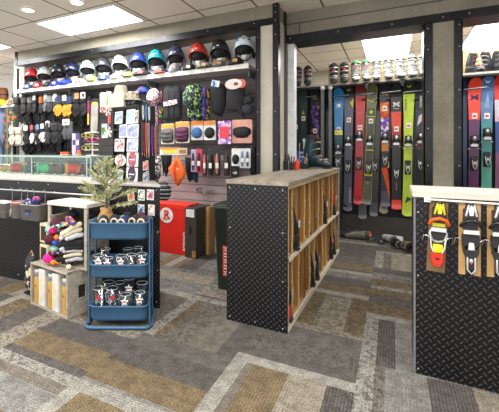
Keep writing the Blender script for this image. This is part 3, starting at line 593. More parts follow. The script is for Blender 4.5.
# ================================================================= FAR LEFT COATS
t=T('low_wall_rail','white shelf rail at the left edge above the hanging coats','shelf',(-5.9,4.35,2.0)); MB().b2((-.9,-.2,-.02),(.7,.25,.02)).build('shelf_board',WHITE,t)
MB().limb([(-.9,-.1,-.12),(.75,-.1,-.12)],.012,0,8).build('hang_rail',CHROME,t)
def coat(u0,u1,v0,v1,Y,mat,lab):
    a=at(u0,v0,Y); b=at(u1,v1,Y); w=abs(b.x-a.x); h=a.z-b.z; t=T('hanging_coat',lab,'coat',((a.x+b.x)/2,Y,a.z),0,'coats hanging at the left edge')
    P=[(-.12,0),(.12,0),(.36,-.06),(.5,-.2),(.5,-.62),(.4,-.64),(.36,-.3),(.36,-1),(-.36,-1),(-.36,-.3),(-.4,-.64),(-.5,-.62),(-.5,-.2),(-.36,-.06)]
    MB().pillow([(x*w,z*h) for x,z in P],0,.05,0,5).build('coat_body',mat,t)
    MB().limb([(-.3*w,0,-.06*h),(0,0,.0),(.3*w,0,-.06*h)],.006,0,6).limb([(0,0,0),(0,0,.05),(.02,0,.07),(0,0,.09)],.003,0,6).build('hanger',CHROME,t)
    MB().b2((-.004,-.054,-.95*h),(.004,-.048,-.04*h)).build('zipper',C('#bbbbbb',.4,.6),t)
coat(-8,6,104,172,4.25,C('#6a76a0',.8),'lavender blue jacket at the far left edge')
coat(3,17,104,172,4.18,PAT('green_orange',['#2e4636','#2e4636','#34503c','#b8602c','#2a4032'],22),'dark green coat with orange streaks')
coat(-20,-6,103,172,4.3,C('#33353a',.8),'charcoal coat cut by the left edge of the photo')
t=T('chrome_pole','slim grey upright pole between the green coat and the gloves','pole',at(12.3,165,4.0)); MB().cyl((0,0,-.95),(0,0,.75),.014).build('tube',C('#8d8e90',.4,.5),t); MB().ell((0,0,.75),(.02,.02,.015)).build('end_cap',C('#c9a070'),t); t.location.z=.95
p=at(10,80,4.15); t=T('board_bag','black slanted snowboard bag standing on the low rail','bag',(p.x,4.3,2.03),0); MB().pillow([(-.22,0),(.12,0),(.2,.3),(.16,.42),(.1,.42),(-.12,.25)],0,.05,0).build('bag_body',C('#232427',.8),t); MB().prism(rrect(.02,.1,.008),-.056,-.05).build('small_print',C('#9a9a9a'),t)
p=at(1,80,4.4); t=T('wicker_pack','brown leather basket with black straps at the top left edge','basket',(p.x-.05,4.45,2.03),0); MB().lathe([(.13,0),(.15,.12),(.15,.3),(.12,.36)],seg=16,cap=True,sy=.6).build('basket_body',C('#7a4422',.6,0,.3),t); 
for z in (.1,.22): MB().lathe([(.152,z),(.156,z+.01),(.152,z+.025)],seg=16,sy=.62).build('strap',BLACK,t)
cap(2,95,'#e6b51e','bright yellow knit cap at the left edge of the photo',.24,'#c89a10','beanie',hh=.11,Y=4.2,z=2.02)
cap(12,94,'#9a8a72','beige fur beanie beside the yellow one',.2,'#6a5a48','beanie',hh=.12,Y=4.2,z=2.02)
#SECTION counter
# ================================================================= DISPLAY COUNTER
FA=Vector((-4.7,2.27)); FB=Vector((-1.6,2.462)); BB=Vector((-1.95,2.84)); BA=Vector((-4.75,2.8))
ct=T('sales_counter','black diamond plate sales counter with white worktop','counter',(0,0,0))
def hprism(P,z0,z1,mb=None,m=0):
    mb=mb or MB(); n=len(P); vs=[(p[0],p[1],z0) for p in P]+[(p[0],p[1],z1) for p in P]
    return mb.add(vs,[tuple(range(n))[::-1],tuple(range(n,2*n))]+[(i,(i+1)%n,(i+1)%n+n,i+n) for i in range(n)],m)
hprism([FA,FB,BB,BA],0,.953).build('counter_body',DIA,ct)
dn=Vector((FB-FA)).normalized(); nn=Vector((dn.y,-dn.x))
hprism([FA+nn*.012,FB+nn*.012+dn*.01,BB+dn*.02-nn*.01,BA],.953,.976).build('worktop',C('#b4b1ab',.4,0,.1),ct,None,.004)
def sp(parent,pts,rr=.006):
    for p in pts: MB().ell(p,(rr,rr*.6,rr),0,8,4).build('screw',SCREW,parent)
sp(ct,[((FB-dn*(.03+.38*k)+nn*.003).x,(FB-dn*(.03+.38*k)+nn*.003).y,z) for k in range(9) for z in (.93,.05)]+[((FB-dn*.02+nn*.003).x,(FB-dn*.02+nn*.003).y,z) for z in (.3,.6)])
# rail with steel bins
a=onP(-4,183.3,FA+nn*.05,FB+nn*.05); zr=a.z
q0=FA+nn*.05; q1=FB-dn*.62+nn*.05
t=T('bin_rail','thin steel rail fixed along the counter front holding the bins','rail',(0,0,0)); m=MB().limb([(q0.x,q0.y,.865),(q1.x,q1.y,.865)],.008,0,8); m.build('rail_tube',STEEL,t)
for k in range(6):
    q=q1-dn*(.05+.42*k); MB().limb([(q.x,q.y,.865),(q.x-nn.x*.05,q.y-nn.y*.05,.865)],.006,0,6).build('rail_standoff',STEEL,t)
def bin_(u0,u1,v0,v1,lab,wall,label=False,kind='hanging_bin',cat='bin'):
    A=FA+nn*.07; B=FB+nn*.07; a=onP(u0,v0,A,B); b=onP(u1,v1,A,B); w=(a.xy-b.xy).length; h=a.z-b.z; c=(a.xy+b.xy)/2
    t=T(kind,lab,cat,(c.x+nn.x*.05,c.y+nn.y*.05,b.z),math.atan2(dn.y,dn.x)); m=MB(); D=.13
    P0=rrect(w*.9,D*.85,.025); P1=rrect(w,D,.03)
    if kind=='hanging_cup': P0=circ(w*.45); P1=circ(w*.5)
    def rg(P,z,s=1): return [(x*s,y*s,z) for x,y in P]
    m.loft([rg(P0,0),rg(P1,h),rg(P1,h,1.04),rg(P1,h-.008,1.04)],0,False); m.add(rg(P0,0),[tuple(range(len(P0)))],0)
    m.loft([rg(P1,h,.95),rg(P0,.004,.95)],0,False); m.build('container',wall,t)
    for x in (-w*.3,w*.3): MB().limb([(x,.06,h-.01),(x,.066,.88-b.z),(x,.045,.885-b.z)],.004,0,6).build('hanging_hook',STEEL,t)
    return t,w,h
t,w,h=bin_(-7,16,199.5,216.5,'wide brushed steel bin of white packets hanging at the left edge',STEEL)
BINL=[(-7,16)]
tc,wc,hc=bin_(18.5,28.5,200,217,'round steel cup with a red and orange rim',STEEL,kind='hanging_cup',cat='cup')
MB().lathe([(wc*.5,hc-.02),(wc*.5+.003,hc),(wc*.48,hc)],seg=20).build('colour_rim',C('#d2502c'),tc)
tg,wg,hg=bin_(29,48,202,219.5,'grey bin with a small blue label hanging in front of the counter',C('#8f8e8f',.5,.2))
MB().box((0,-.068,hg*.6),(.075,.003,.014)).build('dark_plate',BLACK,tg); MB().box((0,-.069,hg*.42),(.035,.004,.018)).build('blue_label',C('#2a5ac0'),tg)
base=t.matrix_basis.copy()
def inbin(tt,x,y,z): 
    return Matrix.Translation(tt.location)@Matrix.Rotation(tt.rotation_euler[2],4,'Z')@Vector((x,y,z))
for k in range(6):
    q=inbin(t,-w*.38+k*w*.15,0,h*.15); o=T('paper_packet',['leftmost white paper packet leaning in the wide steel bin','white packet leaning second in the wide steel bin','white packet leaning near the middle left of the wide steel bin','white packet leaning near the middle right of the wide steel bin','white packet with green tip in the wide steel bin','rightmost white packet in the wide steel bin'][k],'packet',q,t.rotation_euler[2],'packets in the steel bin',ry=R(14+4*(k%3)))
    MB().prism([(-.03,0),(.03,0),(.032,.13),(.01,.14),(-.03,.128)],-.008+.0*k,.008).build('packet_body',C('#d9d7d3',.6),o); MB().box((0,-.01,.08),(.04,.002,.02)).build('printed_mark',C('#c8604c' if k!=4 else '#3aa048'),o)
SOCKP=PAT('yarn_print',['#1f2a5c','#c8ccd8','#26346e','#6a3c90','#2a3a80'],60)
for k,(x,c,lab) in enumerate(((-.05,SOCKP,'navy and white patterned rolled sock ball in the grey bin'),(.0,C('#b04a8c',.8),'magenta rolled sock ball behind the patterned one'),(.045,C('#20265a',.9),'dark navy rolled sock ball in the grey bin'))):
    q=inbin(tg,x,-.02 if k!=1 else .03,hg*.98+.012+(.02 if k==1 else 0)); o=T('rolled_socks',lab,'socks',q,0,'rolled socks in the grey bin'); m=MB().ell((0,0,0),(.036,.036,.034)).build('roll',c,o); MB().limb([(-.02,-.03,-.02),(.0,-.037,.0),(.018,-.03,.022)],.006,0,6).build('cuff_fold',c,o)
# cards taped on the counter front
ROT=math.atan2(dn.y,dn.x)
ART=[['#3a7fb0','#d8c08a','#c87038'],['#a8d8b0','#2c5c48','#e8e4d8'],['#8a9ad0','#d8d8f0','#b04848'],['#7ab0d8','#e8f0f4','#3a6a9a'],['#5a6ab0','#d8a040','#e8e8f0']]
for k,(u,v,w_,h_,lab) in enumerate(((131,195.5,.055,.075,'art print with a skier on blue, upper left of the five on the counter'),(141.5,195,.055,.075,'green mountain art print in the upper middle on the counter'),(150.5,194.8,.055,.072,'blue art print with a red figure at the upper right on the counter'),(141.2,209.8,.052,.075,'pale blue snow art print at the lower left on the counter'),(151.5,210,.052,.075,'navy and gold art print at the lower right on the counter'))):
    p=onP(u,v,FA+nn*.002,FB+nn*.002); o=T('art_print',lab,'art print',p,ROT,'art prints on the counter front',ry=R(-8 if k==0 else 1)); w_*=1.15;h_*=1.15
    MB().box((0,-.002,0),(w_,.003,h_)).build('white_border',C('#e4e2de'),o); MB().box((0,-.004,0),(w_*.8,.002,h_*.82)).build('picture',ARTM('art%d'%k,ART[k],45),o)
    MB().prism([(-.015,-.02),(.02,-.025),(.012,.0),(.004,.022),(-.008,.008)],-.0065,-.005).build('figure',C(ART[k][2]),o)
# glass case
gc=T('glass_display_case','long low glass display case on the counter with goggles inside','display case',(0,0,.976))
def along(s,off): q=FB+dn*s+nn*off; return q
s0,s1=-3.1,-.72
def wall_(sA,sB,oA,oB,z0,z1,name,mat,th=.005):
    a,b=along(sA,oA),along(sB,oB); d=(b-a).normalized(); n2=Vector((-d.y,d.x))*th/2
    return hprism([a+n2,a-n2,b-n2,b+n2],z0,z1).build(name,mat,gc)
JS=[(onP(u,165,along(0,-.05),along(1,-.05)).xy-along(0,-.05)).dot(dn) for u in (32,87)]
for i,(x0,x1) in enumerate(((-3.1,JS[0]),(JS[0],JS[1]),(JS[1],s1))): wall_(x0+.004,x1-.004,-.05,-.05,.03,.205,'front_pane',GLASS)
wall_(s0,s1,-.4,-.4,.03,.205,'back_pane',GLASS); wall_(s1,s1,-.05,-.4,.03,.205,'side_pane',GLASS)
hprism([along(s0,-.045),along(s1,-.045),along(s1,-.405),along(s0,-.405)],.205,.211).build('top_pane',GLASS,gc)
for off in (-.045,-.405): wall_(s0,s1,off,off,.202,.214,'glass_edge',GEDGE,.008)
for x in (JS[0],JS[1],s1): wall_(x-.004,x+.004,-.048,-.048,0.03,.205,'glass_edge',GEDGE,.008)
hprism([along(s0,-.04),along(s1+.01,-.04),along(s1+.01,-.41),along(s0,-.41)],0,.03).build('base_shelf',C('#b9b7b2',.5),gc)
def goggles(u,v,fc,lens,lab,off=-.15,sc=1.0,rot=0,lm=None):
    A,B=along(0,off),along(1,off); sc*=1.22; p=onP(u,v,A,B); t=T('ski_goggles',lab,'goggles',(p.x,p.y,1.008+.047*sc),ROT+rot,'ski goggles in the glass case',sc=sc)
    P=[(-.085,.02),(-.06,.042),(0,.046),(.06,.042),(.085,.02),(.08,-.02),(.055,-.042),(.025,-.04),(0,-.026),(-.025,-.04),(-.055,-.042),(-.08,-.02)]
    def arc(P,dep,y0): return [(x,y0+ (x/.085)**2*.03,z) for x,z in P]
    MB().loft([arc(P,0,.03),[(x*1.02,y,z*1.02) for x,y,z in arc(P,0,0)],[(x*.9,y-.006,z*.86) for x,y,z in arc(P,0,0)]],0,False).build('frame',C(fc,.5),t)
    r=[[(x*q,y0+(x*q/.085)**2*.03-.008*(1-q*.3),z*q) for x,z in P] for q,y0 in ((.9,-.006),(.6,-.008),(.3,-.009),(.03,-.01))]
    m=MB().loft([[(x,y,z*.95) for x,y,z in k] for k in r],0,False); m.build('lens',lm or C(lens,.1,.6),t)
    MB().limb([(-.086,.03,0),(-.1,.07,0),(-.06,.13,-.005),(0,.145,-.008),(.06,.13,-.005),(.1,.07,0),(.086,.03,0)],[.012]*7,0,8,.4).build('strap',C(fc,.8),t)
RAIN=G('orange_red_lens'); s=RAIN.sep(RAIN.obj()); RAIN.base(RAIN.ramp(RAIN.m('ADD',RAIN.m('MULTIPLY',s[0],6.),.5),[(0,lin('#6b8a1c')),(.25,lin('#a87414')),(.5,lin('#b02c0c')),(.75,lin('#8c1806')),(1,lin('#b0500c'))])); RAIN.set(.12,.5)
goggles(3,170,'#d8d0c0','#8a6a34','white framed goggles with amber lens at the left edge of the case',-.14,.8)
goggles(14.5,169,'#3c6a34','#8a2412','green framed goggles with orange red lens in the glass case',-.14,.95)
goggles(27.5,169,'#1c1c1e','#2c3a48','black goggles with a yellow strap next to the glass joint',-.13,.75)
goggles(41,168.5,'#1f4038','#3a8a5c','teal goggles with mirrored green lens right of the glass joint',-.14,1.05)
goggles(54,169,'#17171a','#4a3a34','black framed goggles with dark brown lens in the glass case',-.14,.95)
goggles(71,168.5,'#202024','#a02c12','black goggles with bright orange striped lens in the glass case',-.12,1.05,lm=RAIN.mat)
goggles(89.5,170,'#1f489c','#3a2c28','blue framed goggles with dark lens nearest the pine tree',-.12,1.1)
for k,(u,c,l,lab) in enumerate(((18,'#8a2c30','#5a2020','dark red goggles at the back of the case behind the green pair'),(33,'#55585c','#2a2c30','grey goggles at the back of the case near the glass joint'),(49,'#3a3a3c','#7a7468','smoky goggles at the back of the case behind the brown pair'),(63,'#2a2a2c','#8a8a84','silver lens goggles at the back of the case between the brown and orange pairs'),(80,'#6a2c34','#8a3c44','maroon goggles at the back of the case behind the blue pair'))):
    goggles(u,165,c,l,lab,-.32,.95)
q=along(-.85,-.33); t=T('printed_box','lilac and green printed box at the right end of the glass case','box',(q.x,q.y,1.058),ROT); MB().box((0,0,0),(.2,.06,.1)).build('box_body',PAT('lilac_print',['#c8a8dc','#8ad0a0','#e8e4ee','#b088d0'],22),t); MB().box((0,-.032,.02),(.09,.003,.02)).build('printed_mark',WHITE,t)
# hats on top of stand + the card stand
SA=Vector((-2.298,2.718)); SB=Vector((-1.896,2.591)); SC=Vector((-1.87,2.80)); 
cs=T('card_stand','black revolving card stand on the counter with pictures on two faces','card stand',(0,0,.976))
sd=(SB-SA).normalized(); sn=Vector((sd.y,-sd.x)); SD=SA-sn*.22
hprism([SA-sn*.03,SB-sn*.03,SC,SD],.0,.645).build('core',BLACK,cs)
m=MB()
def face_box(A,B,s0_,s1_,z0,z1,th,mb,m_=0,out=0.0):
    d=(B-A).normalized(); n=Vector((d.y,-d.x)); a=A+d*s0_+n*out; b=A+d*s1_+n*out; hprism([a,b,b+n*th,a+n*th],z0,z1,mb,m_)
LW=(SB-SA).length
for x in (0,LW-.02): face_box(SA,SB,x,x+.02,0,.65,-.04,m)
for z in (0,.09,.21,.33,.45,.56,.635): face_box(SA,SB,0.02,LW-.02,z,z+.012,-.035,m)
face_box(SA,SB,LW*.5-.03,LW*.5-.02,.012,.64,-.03,m)
m.build('pocket_frame',DARK,cs)
hprism([SA+sn*.01,SB+sn*.01,SC+sn*.0,SD],.645,.66).build('top_cap',BLACK,cs,None,.003)
hprism([SA,SB,SC,SD],0,.012).build('base_plate',BLACK,cs)
def card(A,B,u0,v0,u1,v1,cols,lab,shape='rect',out=.004,frame='#e2e0dc',sc=30,group='cards on the card stand'):
    n=Vector(((B-A).y,-(B-A).x)).normalized(); a=onP(u0,v0,A+n*out,B+n*out); b=onP(u1,v1,A+n*out,B+n*out); c=(a+b)/2; w=(a.xy-b.xy).length; h=abs(a.z-b.z)
    o=T('picture_card',lab,'card',c,math.atan2((B-A).y,(B-A).x),group,rx=R(-3)); pm=ARTM('card_'+cols[0].strip('#')+cols[1].strip('#'),cols,sc)
    if shape=='round': MB().prism(circ(w/2,24,0,0,1,h/w),-.002,.001).build('white_border',C(frame),o); MB().prism(circ(w*.3,24),-.004,-.002).build('picture',pm,o)
    else:
        MB().box((0,0,0),(w,.004,h)).build('white_border',C(frame),o)
        if shape=='badge': MB().prism(circ(w*.36,20,0,.01*h,1,1.15),-.004,-.002).build('picture',pm,o); MB().box((0,-.005,0),(w*.5,.002,h*.08)).build('printed_band',C(frame),o)
        else: MB().box((0,-.003,.0),(w*.84,.003,h*.8)).build('picture',pm,o)
    return o
card(SA,SB,115,112,122.5,123.5,['#9cc4e0','#e8eef2','#4a88b8'],'pale blue snow photo card at the top left of the stand')
card(SA,SB,126.5,110,135,123.5,['#e8ecee','#7ab0cc','#c8dce4'],'white card with blue figures at the top right of the stand')
card(SA,SB,135.2,110.5,138.3,123,['#4a8a68','#cfe0d4','#7a3c38'],'narrow green card beside the top right card')
card(SA,SB,119.5,124.8,127,137.5,['#e4e4ee','#6a7ab8','#aab4d8'],'white and indigo card in the second row at left')
card(SA,SB,127.6,124.8,138.5,138,['#dfe3f0','#5a68a8','#b8c0e0'],'white and indigo card in the second row at right')
card(SA,SB,114.8,139,124.3,151.5,['#6cc4dc','#e8ecec','#b04840'],'turquoise ski scene card in the third row at left')
card(SA,SB,127,139,138,151.5,['#d8dcee','#4a62b0','#e8e8f4'],'white card with a blue mountain sketch in the third row at right')
card(SA,SB,114.8,154.5,126,166.5,['#26262a','#e0e0e0','#b83a3c'],'round white sticker with a dark star emblem','round')
card(SA,SB,127,152.5,138.2,166.8,['#9c3c50','#8a3048','#b86878'],'white card with a maroon round badge','badge')
card(SA,SB,115.3,169.5,122.8,179.5,['#8ac0dc','#e8eef0','#5a8ab0'],'small pale blue card at the bottom left of the stand')
card(SA,SB,126.5,167.3,137.5,181.5,['#2c2440','#4a2850','#342c50'],'white card with a dark purple badge at the bottom right of the stand','badge')
card(SB,SC,142.5,160.5,148.3,170,['#c8342c','#e8e4e0','#d85848'],'red and white sticker card on the right side of the stand')
card(SB,SC,142.5,171.5,149,181,['#e0b828','#e8e4d8','#4a78a8'],'yellow and white sticker card low on the right side of the stand')
for u,v0,v1,c,lab in ((143,106,120,'#e2e4e6','white lanyard hanging at the top right side of the stand'),(146,105.5,122,'#5a9cd0','sky blue lanyard at the top right side of the stand'),(149,107,121,'#e6e8ea','second white lanyard near the back edge of the stand'),(142,122,155,'#4a4c54','charcoal long lanyard on the stand side'),(144,123,156,'#7a2c44','maroon long lanyard on the stand side'),(146.3,123,158,'#d0704a','orange trimmed long lanyard on the stand side'),(148.6,123,158,'#a8a4a8','grey long lanyard with orange edge on the stand side'),(152.2,126,156,'#7a3cb0','purple long lanyard hanging just behind the stand'),(155.2,127,157,'#c8703c','rust long lanyard hanging just behind the stand')):
    n=Vector(((SC-SB).y,-(SC-SB).x)).normalized(); ex=.01; a=onP(u,v0,SB+n*ex,SC+n*ex); b=onP(u,v1,SB+n*ex,SC+n*ex); h=a.z-b.z
    o=T('lanyard',lab,'lanyard',a,math.atan2((SC-SB).y,(SC-SB).x),'lanyards on the stand side'); 
    MB().limb([(-.007,0,-.005),(-.009,-.002,-h*.5),(-.002,-.004,-h*.93)],.005,0,6,.4).limb([(.007,0,-.005),(.009,-.002,-h*.5),(.002,-.004,-h*.93)],.005,0,6,.4).limb([(-.007,0,-.005),(0,0,.004),(.007,0,-.005)],.005,0,6,.4).build('strap',C(c,.7),o); MB().limb([(0,-.004,-h*.93),(0,-.004,-h)],.003,0,6).build('clasp',CHROME,o)
# hats on top of the stand
ZT=.976+.66
c0=(SA+SB)/2-sn*.1
def bucket(x,y,z,c,lab,sc=1,mat=None,rz=0):
    o=T('bucket_hat',lab,'hat',(x,y,z),rz,'hats on top of the card stand',sc=sc); m_=mat or C(c,.85)
    MB().lathe([(.07,.02),(.072,.03),(.062,.09),(.05,.105),(.001,.108)],seg=20).build('crown',m_,o); MB().lathe([(.068,.025),(.105,.0),(.108,.004),(.07,.034)],seg=20).build('brim',m_,o)
bucket(SA.x+.05,SA.y+.07,ZT,'#d8d2c0','cream bucket hat at the left on top of the card stand',.9)
tag(MB().b2((-.09,-.03,0),(.09,.03,.12)).build('cream_box',C('#dcd6c6',.8),None,(SA.x+.09,SA.y-.03,ZT),.003),'pale cream card box below the cream bucket hat on the stand','box'); bpy.data.objects['bucket_hat'].location.z=ZT+.12
bucket(c0.x+.0,c0.y-.02,ZT+.055,'#cfcabc','patterned off white bucket hat in the middle of the stand top',.78,PAT('offwhite_print',['#d8d4c8','#8a8478','#e4e0d8','#b8a888'],40))
tag(MB().box((0,0,.03),(.12,.09,.06)).build('low_block',DARK,None,(c0.x+.01,c0.y-.02,ZT),.003),'low black block holding up the patterned bucket hat','block')
sunglasses(Vector((c0.x+.03,c0.y-.09,ZT+.03)),'#1a1a1c','#2c3038','black sunglasses on top of the card stand below the patterned hat',math.atan2(sd.y,sd.x),1.0)
sunglasses(Vector((c0.x+.15,c0.y-.03,ZT+.03)),'#38383a','#50545c','grey sunglasses at the right on top of the card stand',math.atan2(sd.y,sd.x)+.2,.9)
q=at(141,91,3.95); t=T('white_cap','white cap with a blue crown hanging right of the card stand','cap',(q.x,3.95,q.z-.03)); MB().ell((0.03,0,0),(.09,.085,.085),0,16,7,0,90).build('crown',C('#2a4a9c',.8),t); MB().pillow([(-.16,-.01),(-.02,.02),(.03,.0),(-.02,-.025),(-.12,-.035)],-.08,.02).build('brim',WHITE,t); MB().box((.04,-.085,.04),(.03,.01,.03)).build('patch',C('#c83c40'),t); MB().limb([(0.03,.24,.085),(.03,0,.085)],.004,0,6).build('peg_hook',CHROME,t)
#SECTION trolley
# ================================================================= TROLLEY
BLUE=C('#3d6384',.38,0,.06)
TL=onZ(87,329).xy; TW=.43; ta=R(28.3); TD=.30
tr=T('utility_trolley','slate blue three tier metal utility trolley','trolley',(TL.x,TL.y,0),ta)
def basket(z0,z1,nm='basket'):
    m=MB(); w,d=TW-.02,TD-.02
    def rg(s,z,r=.05): return [(x+TW/2,y+TD/2,z) for x,y in rrect(w-2*s,d-2*s,r,5)]
    m.loft([rg(.012,z0+.012,.04),rg(.004,z0+.03),rg(0,z1-.012),rg(-.005,z1-.008),rg(-.005,z1),rg(.004,z1),rg(.006,z0+.03),rg(.02,z0+.016,.04)],0,False)
    a=rg(.012,z0+.012,.04); m.add(a,[tuple(range(len(a)))],0); a=rg(.02,z0+.016,.04); m.add(a,[tuple(range(len(a)))],0)
    return m.build(nm,BLUE,tr)
basket(.605,.738); basket(.335,.445); basket(.035,.155)
for x in (.0,TW):
    for y in (.06,TD-.06): MB().b2((x-.005,y-.014,.02),(x+.005,y+.014,.735)).build('upright',BLUE,tr,None,.003)
MB().limb([(x+TW/2,y+TD/2,.016) for x,y in (lambda P:P+[P[0]])(rrect(TW+.03,TD+.03,.05,5))],.012,0,10).build('base_loop',BLUE,tr)
def TP(x,y,z): return Matrix.Translation((TL.x,TL.y,0))@Matrix.Rotation(ta,4,'Z')@Vector((x,y,z))
def cup(x,y,z,h,r,lab,em,name='pint_glass',grp='glasses in the trolley',r2=None):
    h*=1.38; r*=1.03; x*=.95; y*=.93; o=T(name,lab,'glass',TP(x,y,z),ta+R(random.uniform(-15,15)),grp); r2=r2 or r*.8
    MB().lathe([(r2,0),(r,h),(r*.96,h),(r2*.93,.012),(.001,.012)],seg=20).build('glass_body',TUMB,o); MB().lathe([(.001,0),(r2,0),(r2,.004)],seg=20).build('thick_base',C('#aebabb',.1,0,.02),o)
    MB().limb([(r*math.cos(a),r*math.sin(a),h) for a in [2*PI*j/16 for j in range(17)]],.0016,0,6).build('rim',C('#dfe6e8',.1),o)
    k=-r*1.02
    if em=='red': MB().prism(circ(.017,16,0,h*.74),k-.002,k).build('red_ring_emblem',C('#b8343c'),o); MB().prism(circ(.012,16,0,h*.5),k-.001,k+.003).build('dark_emblem',C('#2a2a2e'),o)
    if em=='star':
        P=[((.03 if j%2==0 else .014)*math.cos(R(90+36*j)),(.03 if j%2==0 else .014)*math.sin(R(90+36*j))+h*.76) for j in range(10)]
        MB().prism(P,k-.002,k+.001).build('white_star_emblem',C('#e6e4e2'),o); MB().box((0,k-.003,h*.76),(.024,.002,.008)).build('red_lettering',C('#b02c34'),o)
posL=['front left','front second from the left','front middle','front third from the right','front second from the right','front right','rear left','rear middle','rear right']
def put(z,spec,tier):
    for x,y,h,r,em,lab in spec: cup(x,y,z,h,r,lab,em)
put(.052,[(.065,.10,.145,.042,'red','pint glass with red ring emblem, front left on the bottom tier'),(.165,.10,.145,.042,'red','pint glass with red ring emblem, second from left on the bottom tier'),
(.27,.07,.12,.036,'star','short glass with white star emblem in front on the bottom tier'),(.375,.09,.125,.038,'star','short glass with white star emblem at right on the bottom tier'),(.285,.17,.18,.038,'star','tall glass with white star emblem behind the short one on the bottom tier'),(.38,.19,.15,.04,'dark','tall clear glass at the right rear of the bottom tier'),(.115,.21,.15,.04,'none','clear tall glass at the left rear of the bottom tier'),(.205,.2,.15,.038,'none','clear tall glass at the middle rear of the bottom tier')],'b')
put(.352,[(.065,.085,.10,.036,'star','low tumbler with star emblem at the left on the middle tier'),(.14,.07,.09,.034,'star','low tumbler with star emblem second from left on the middle tier'),(.10,.16,.12,.034,'none','clear tumbler at the left rear of the middle tier'),
(.235,.075,.10,.036,'star','low tumbler with star emblem near the centre of the middle tier'),(.31,.085,.105,.036,'none','clear tumbler right of centre on the middle tier'),(.39,.08,.11,.036,'star','low tumbler with star emblem at the right on the middle tier'),(.27,.17,.12,.034,'none','clear tumbler at the centre rear of the middle tier'),(.35,.18,.125,.034,'none','clear tumbler at the right rear of the middle tier')],'m')
for k,(x,y,c,lab) in enumerate(((.09,.07,'#1f2848','left navy rolled beanie with a cream badge in the top tier'),(.165,.09,'#1b2240','second navy rolled beanie in the top tier'),(.24,.06,'#23305c','middle blue rolled beanie with a cream badge in the top tier'),(.31,.10,'#2c2430','dark plum rolled beanie in the top tier'),(.37,.07,'#4a2a38','maroon rolled beanie with a cream badge at the right of the top tier'),(.33,.2,'#55323c','maroon rolled beanie at the rear right of the top tier'),(.23,.2,'#1a1f38','navy rolled beanie at the rear of the top tier'))):
    o=T('rolled_beanie',lab,'beanie',TP(x,y+.035,.728),ta+R(random.uniform(-12,12)),'rolled beanies in the trolley top')
    MB().limb([(0,-.03,0),(0,.05,.006)],[.038,.036],0,14).build('roll',C(c,.9,0,.2),o)
    MB().prism(circ(.027,18),-.064,-.06).build('cream_badge',C('#d8cfa8'),o,(0,0,.008)) ; MB().prism(circ(.016,14),-.067,-.0645).build('dark_badge_center',C(c),o,(0,0,.008))
# little pine tree in burlap
pt=T('potted_pine_tree','small artificial pine tree in a burlap base standing in the trolley','plant',TP(.09,.2,.625),sc=1.27)
BUR=C('#a98452',.95,0,.3,60)
MB().lathe([(.042,0),(.056,.04),(.053,.09),(.032,.13),(.038,.148)],seg=16,cap=True).build('burlap_base',BUR,pt)
MB().limb([(0,0,.1),(.004,0,.25),(0,.0,.40)],[.009,.006,.003],0,8).build('trunk',C('#5a4a38'),pt)
random.seed(21); br=MB(); nd=MB()
def spray(p,d,L,m_=0):
    n=int(L/.0035)
    side=d.cross(Vector((0,0,1)))
    side=side.normalized() if side.length>.01 else Vector((1,0,0))
    for i in range(n):
        q=p+d*(L*i/n); a=random.uniform(0,2*PI); w=(side*math.cos(a)+side.cross(d)*math.sin(a)).normalized()
        t=(d*.75+w*random.uniform(.45,.9)).normalized()*random.uniform(.018,.032); b=w.cross(d).normalized()*.0026
        nd.add([q-b,q+b,q+t],[(0,1,2)],random.choice((0,0,1,2)))
for k in range(23):
    q=k/23; z=.155+.25*q; a=k*2.4; L=.165*(1-q)**.75+.035; d=Vector((math.cos(a),math.sin(a),.18+q*1.1)).normalized(); p=Vector((0,0,z))
    br.limb([p,p+d*L*.5,p+d*L+Vector((0,0,.008))],[.0035,.0025,.0015],0,5); spray(p+d*.02,d,L-.02)
    for s in (.4,.6,.78):
        for sg in (-1,1):
            e=Matrix.Rotation(sg*R(42),3,'Z')@d; l=L*.38*(1.15-s*.5); br.limb([p+d*L*s,p+d*L*s+e*l],[.002,.001],0,4); spray(p+d*L*s,e,l)
spray(Vector((0,0,.37)),Vector((0,0,1)),.075)
br.build('branch',C('#6a6a48'),pt); nd.build('needles',[C('#b9bb8a',.8),C('#d2d0a6',.8),C('#95a070',.8)],pt)
# ================================================================= CRATES
LC0=Vector((-2.585,2.05)); LC1=Vector((-2.10,1.985))
ca=math.atan2((LC1-LC0).y,(LC1-LC0).x); cw=(LC1-LC0).length; cd=.33
def CP(x,y,z): return Matrix.Translation((LC0.x,LC0.y,0))@Matrix.Rotation(ca,4,'Z')@Vector((x,y,z))
lc=T('wooden_crate','lower greyed wood crate on the carpet lying with its opening forward','crate',(LC0.x,LC0.y,0),ca)
hh=.335
MB().b2((0,0,0),(.016,cd,hh)).build('side_board',CRATE,lc,None,.003)
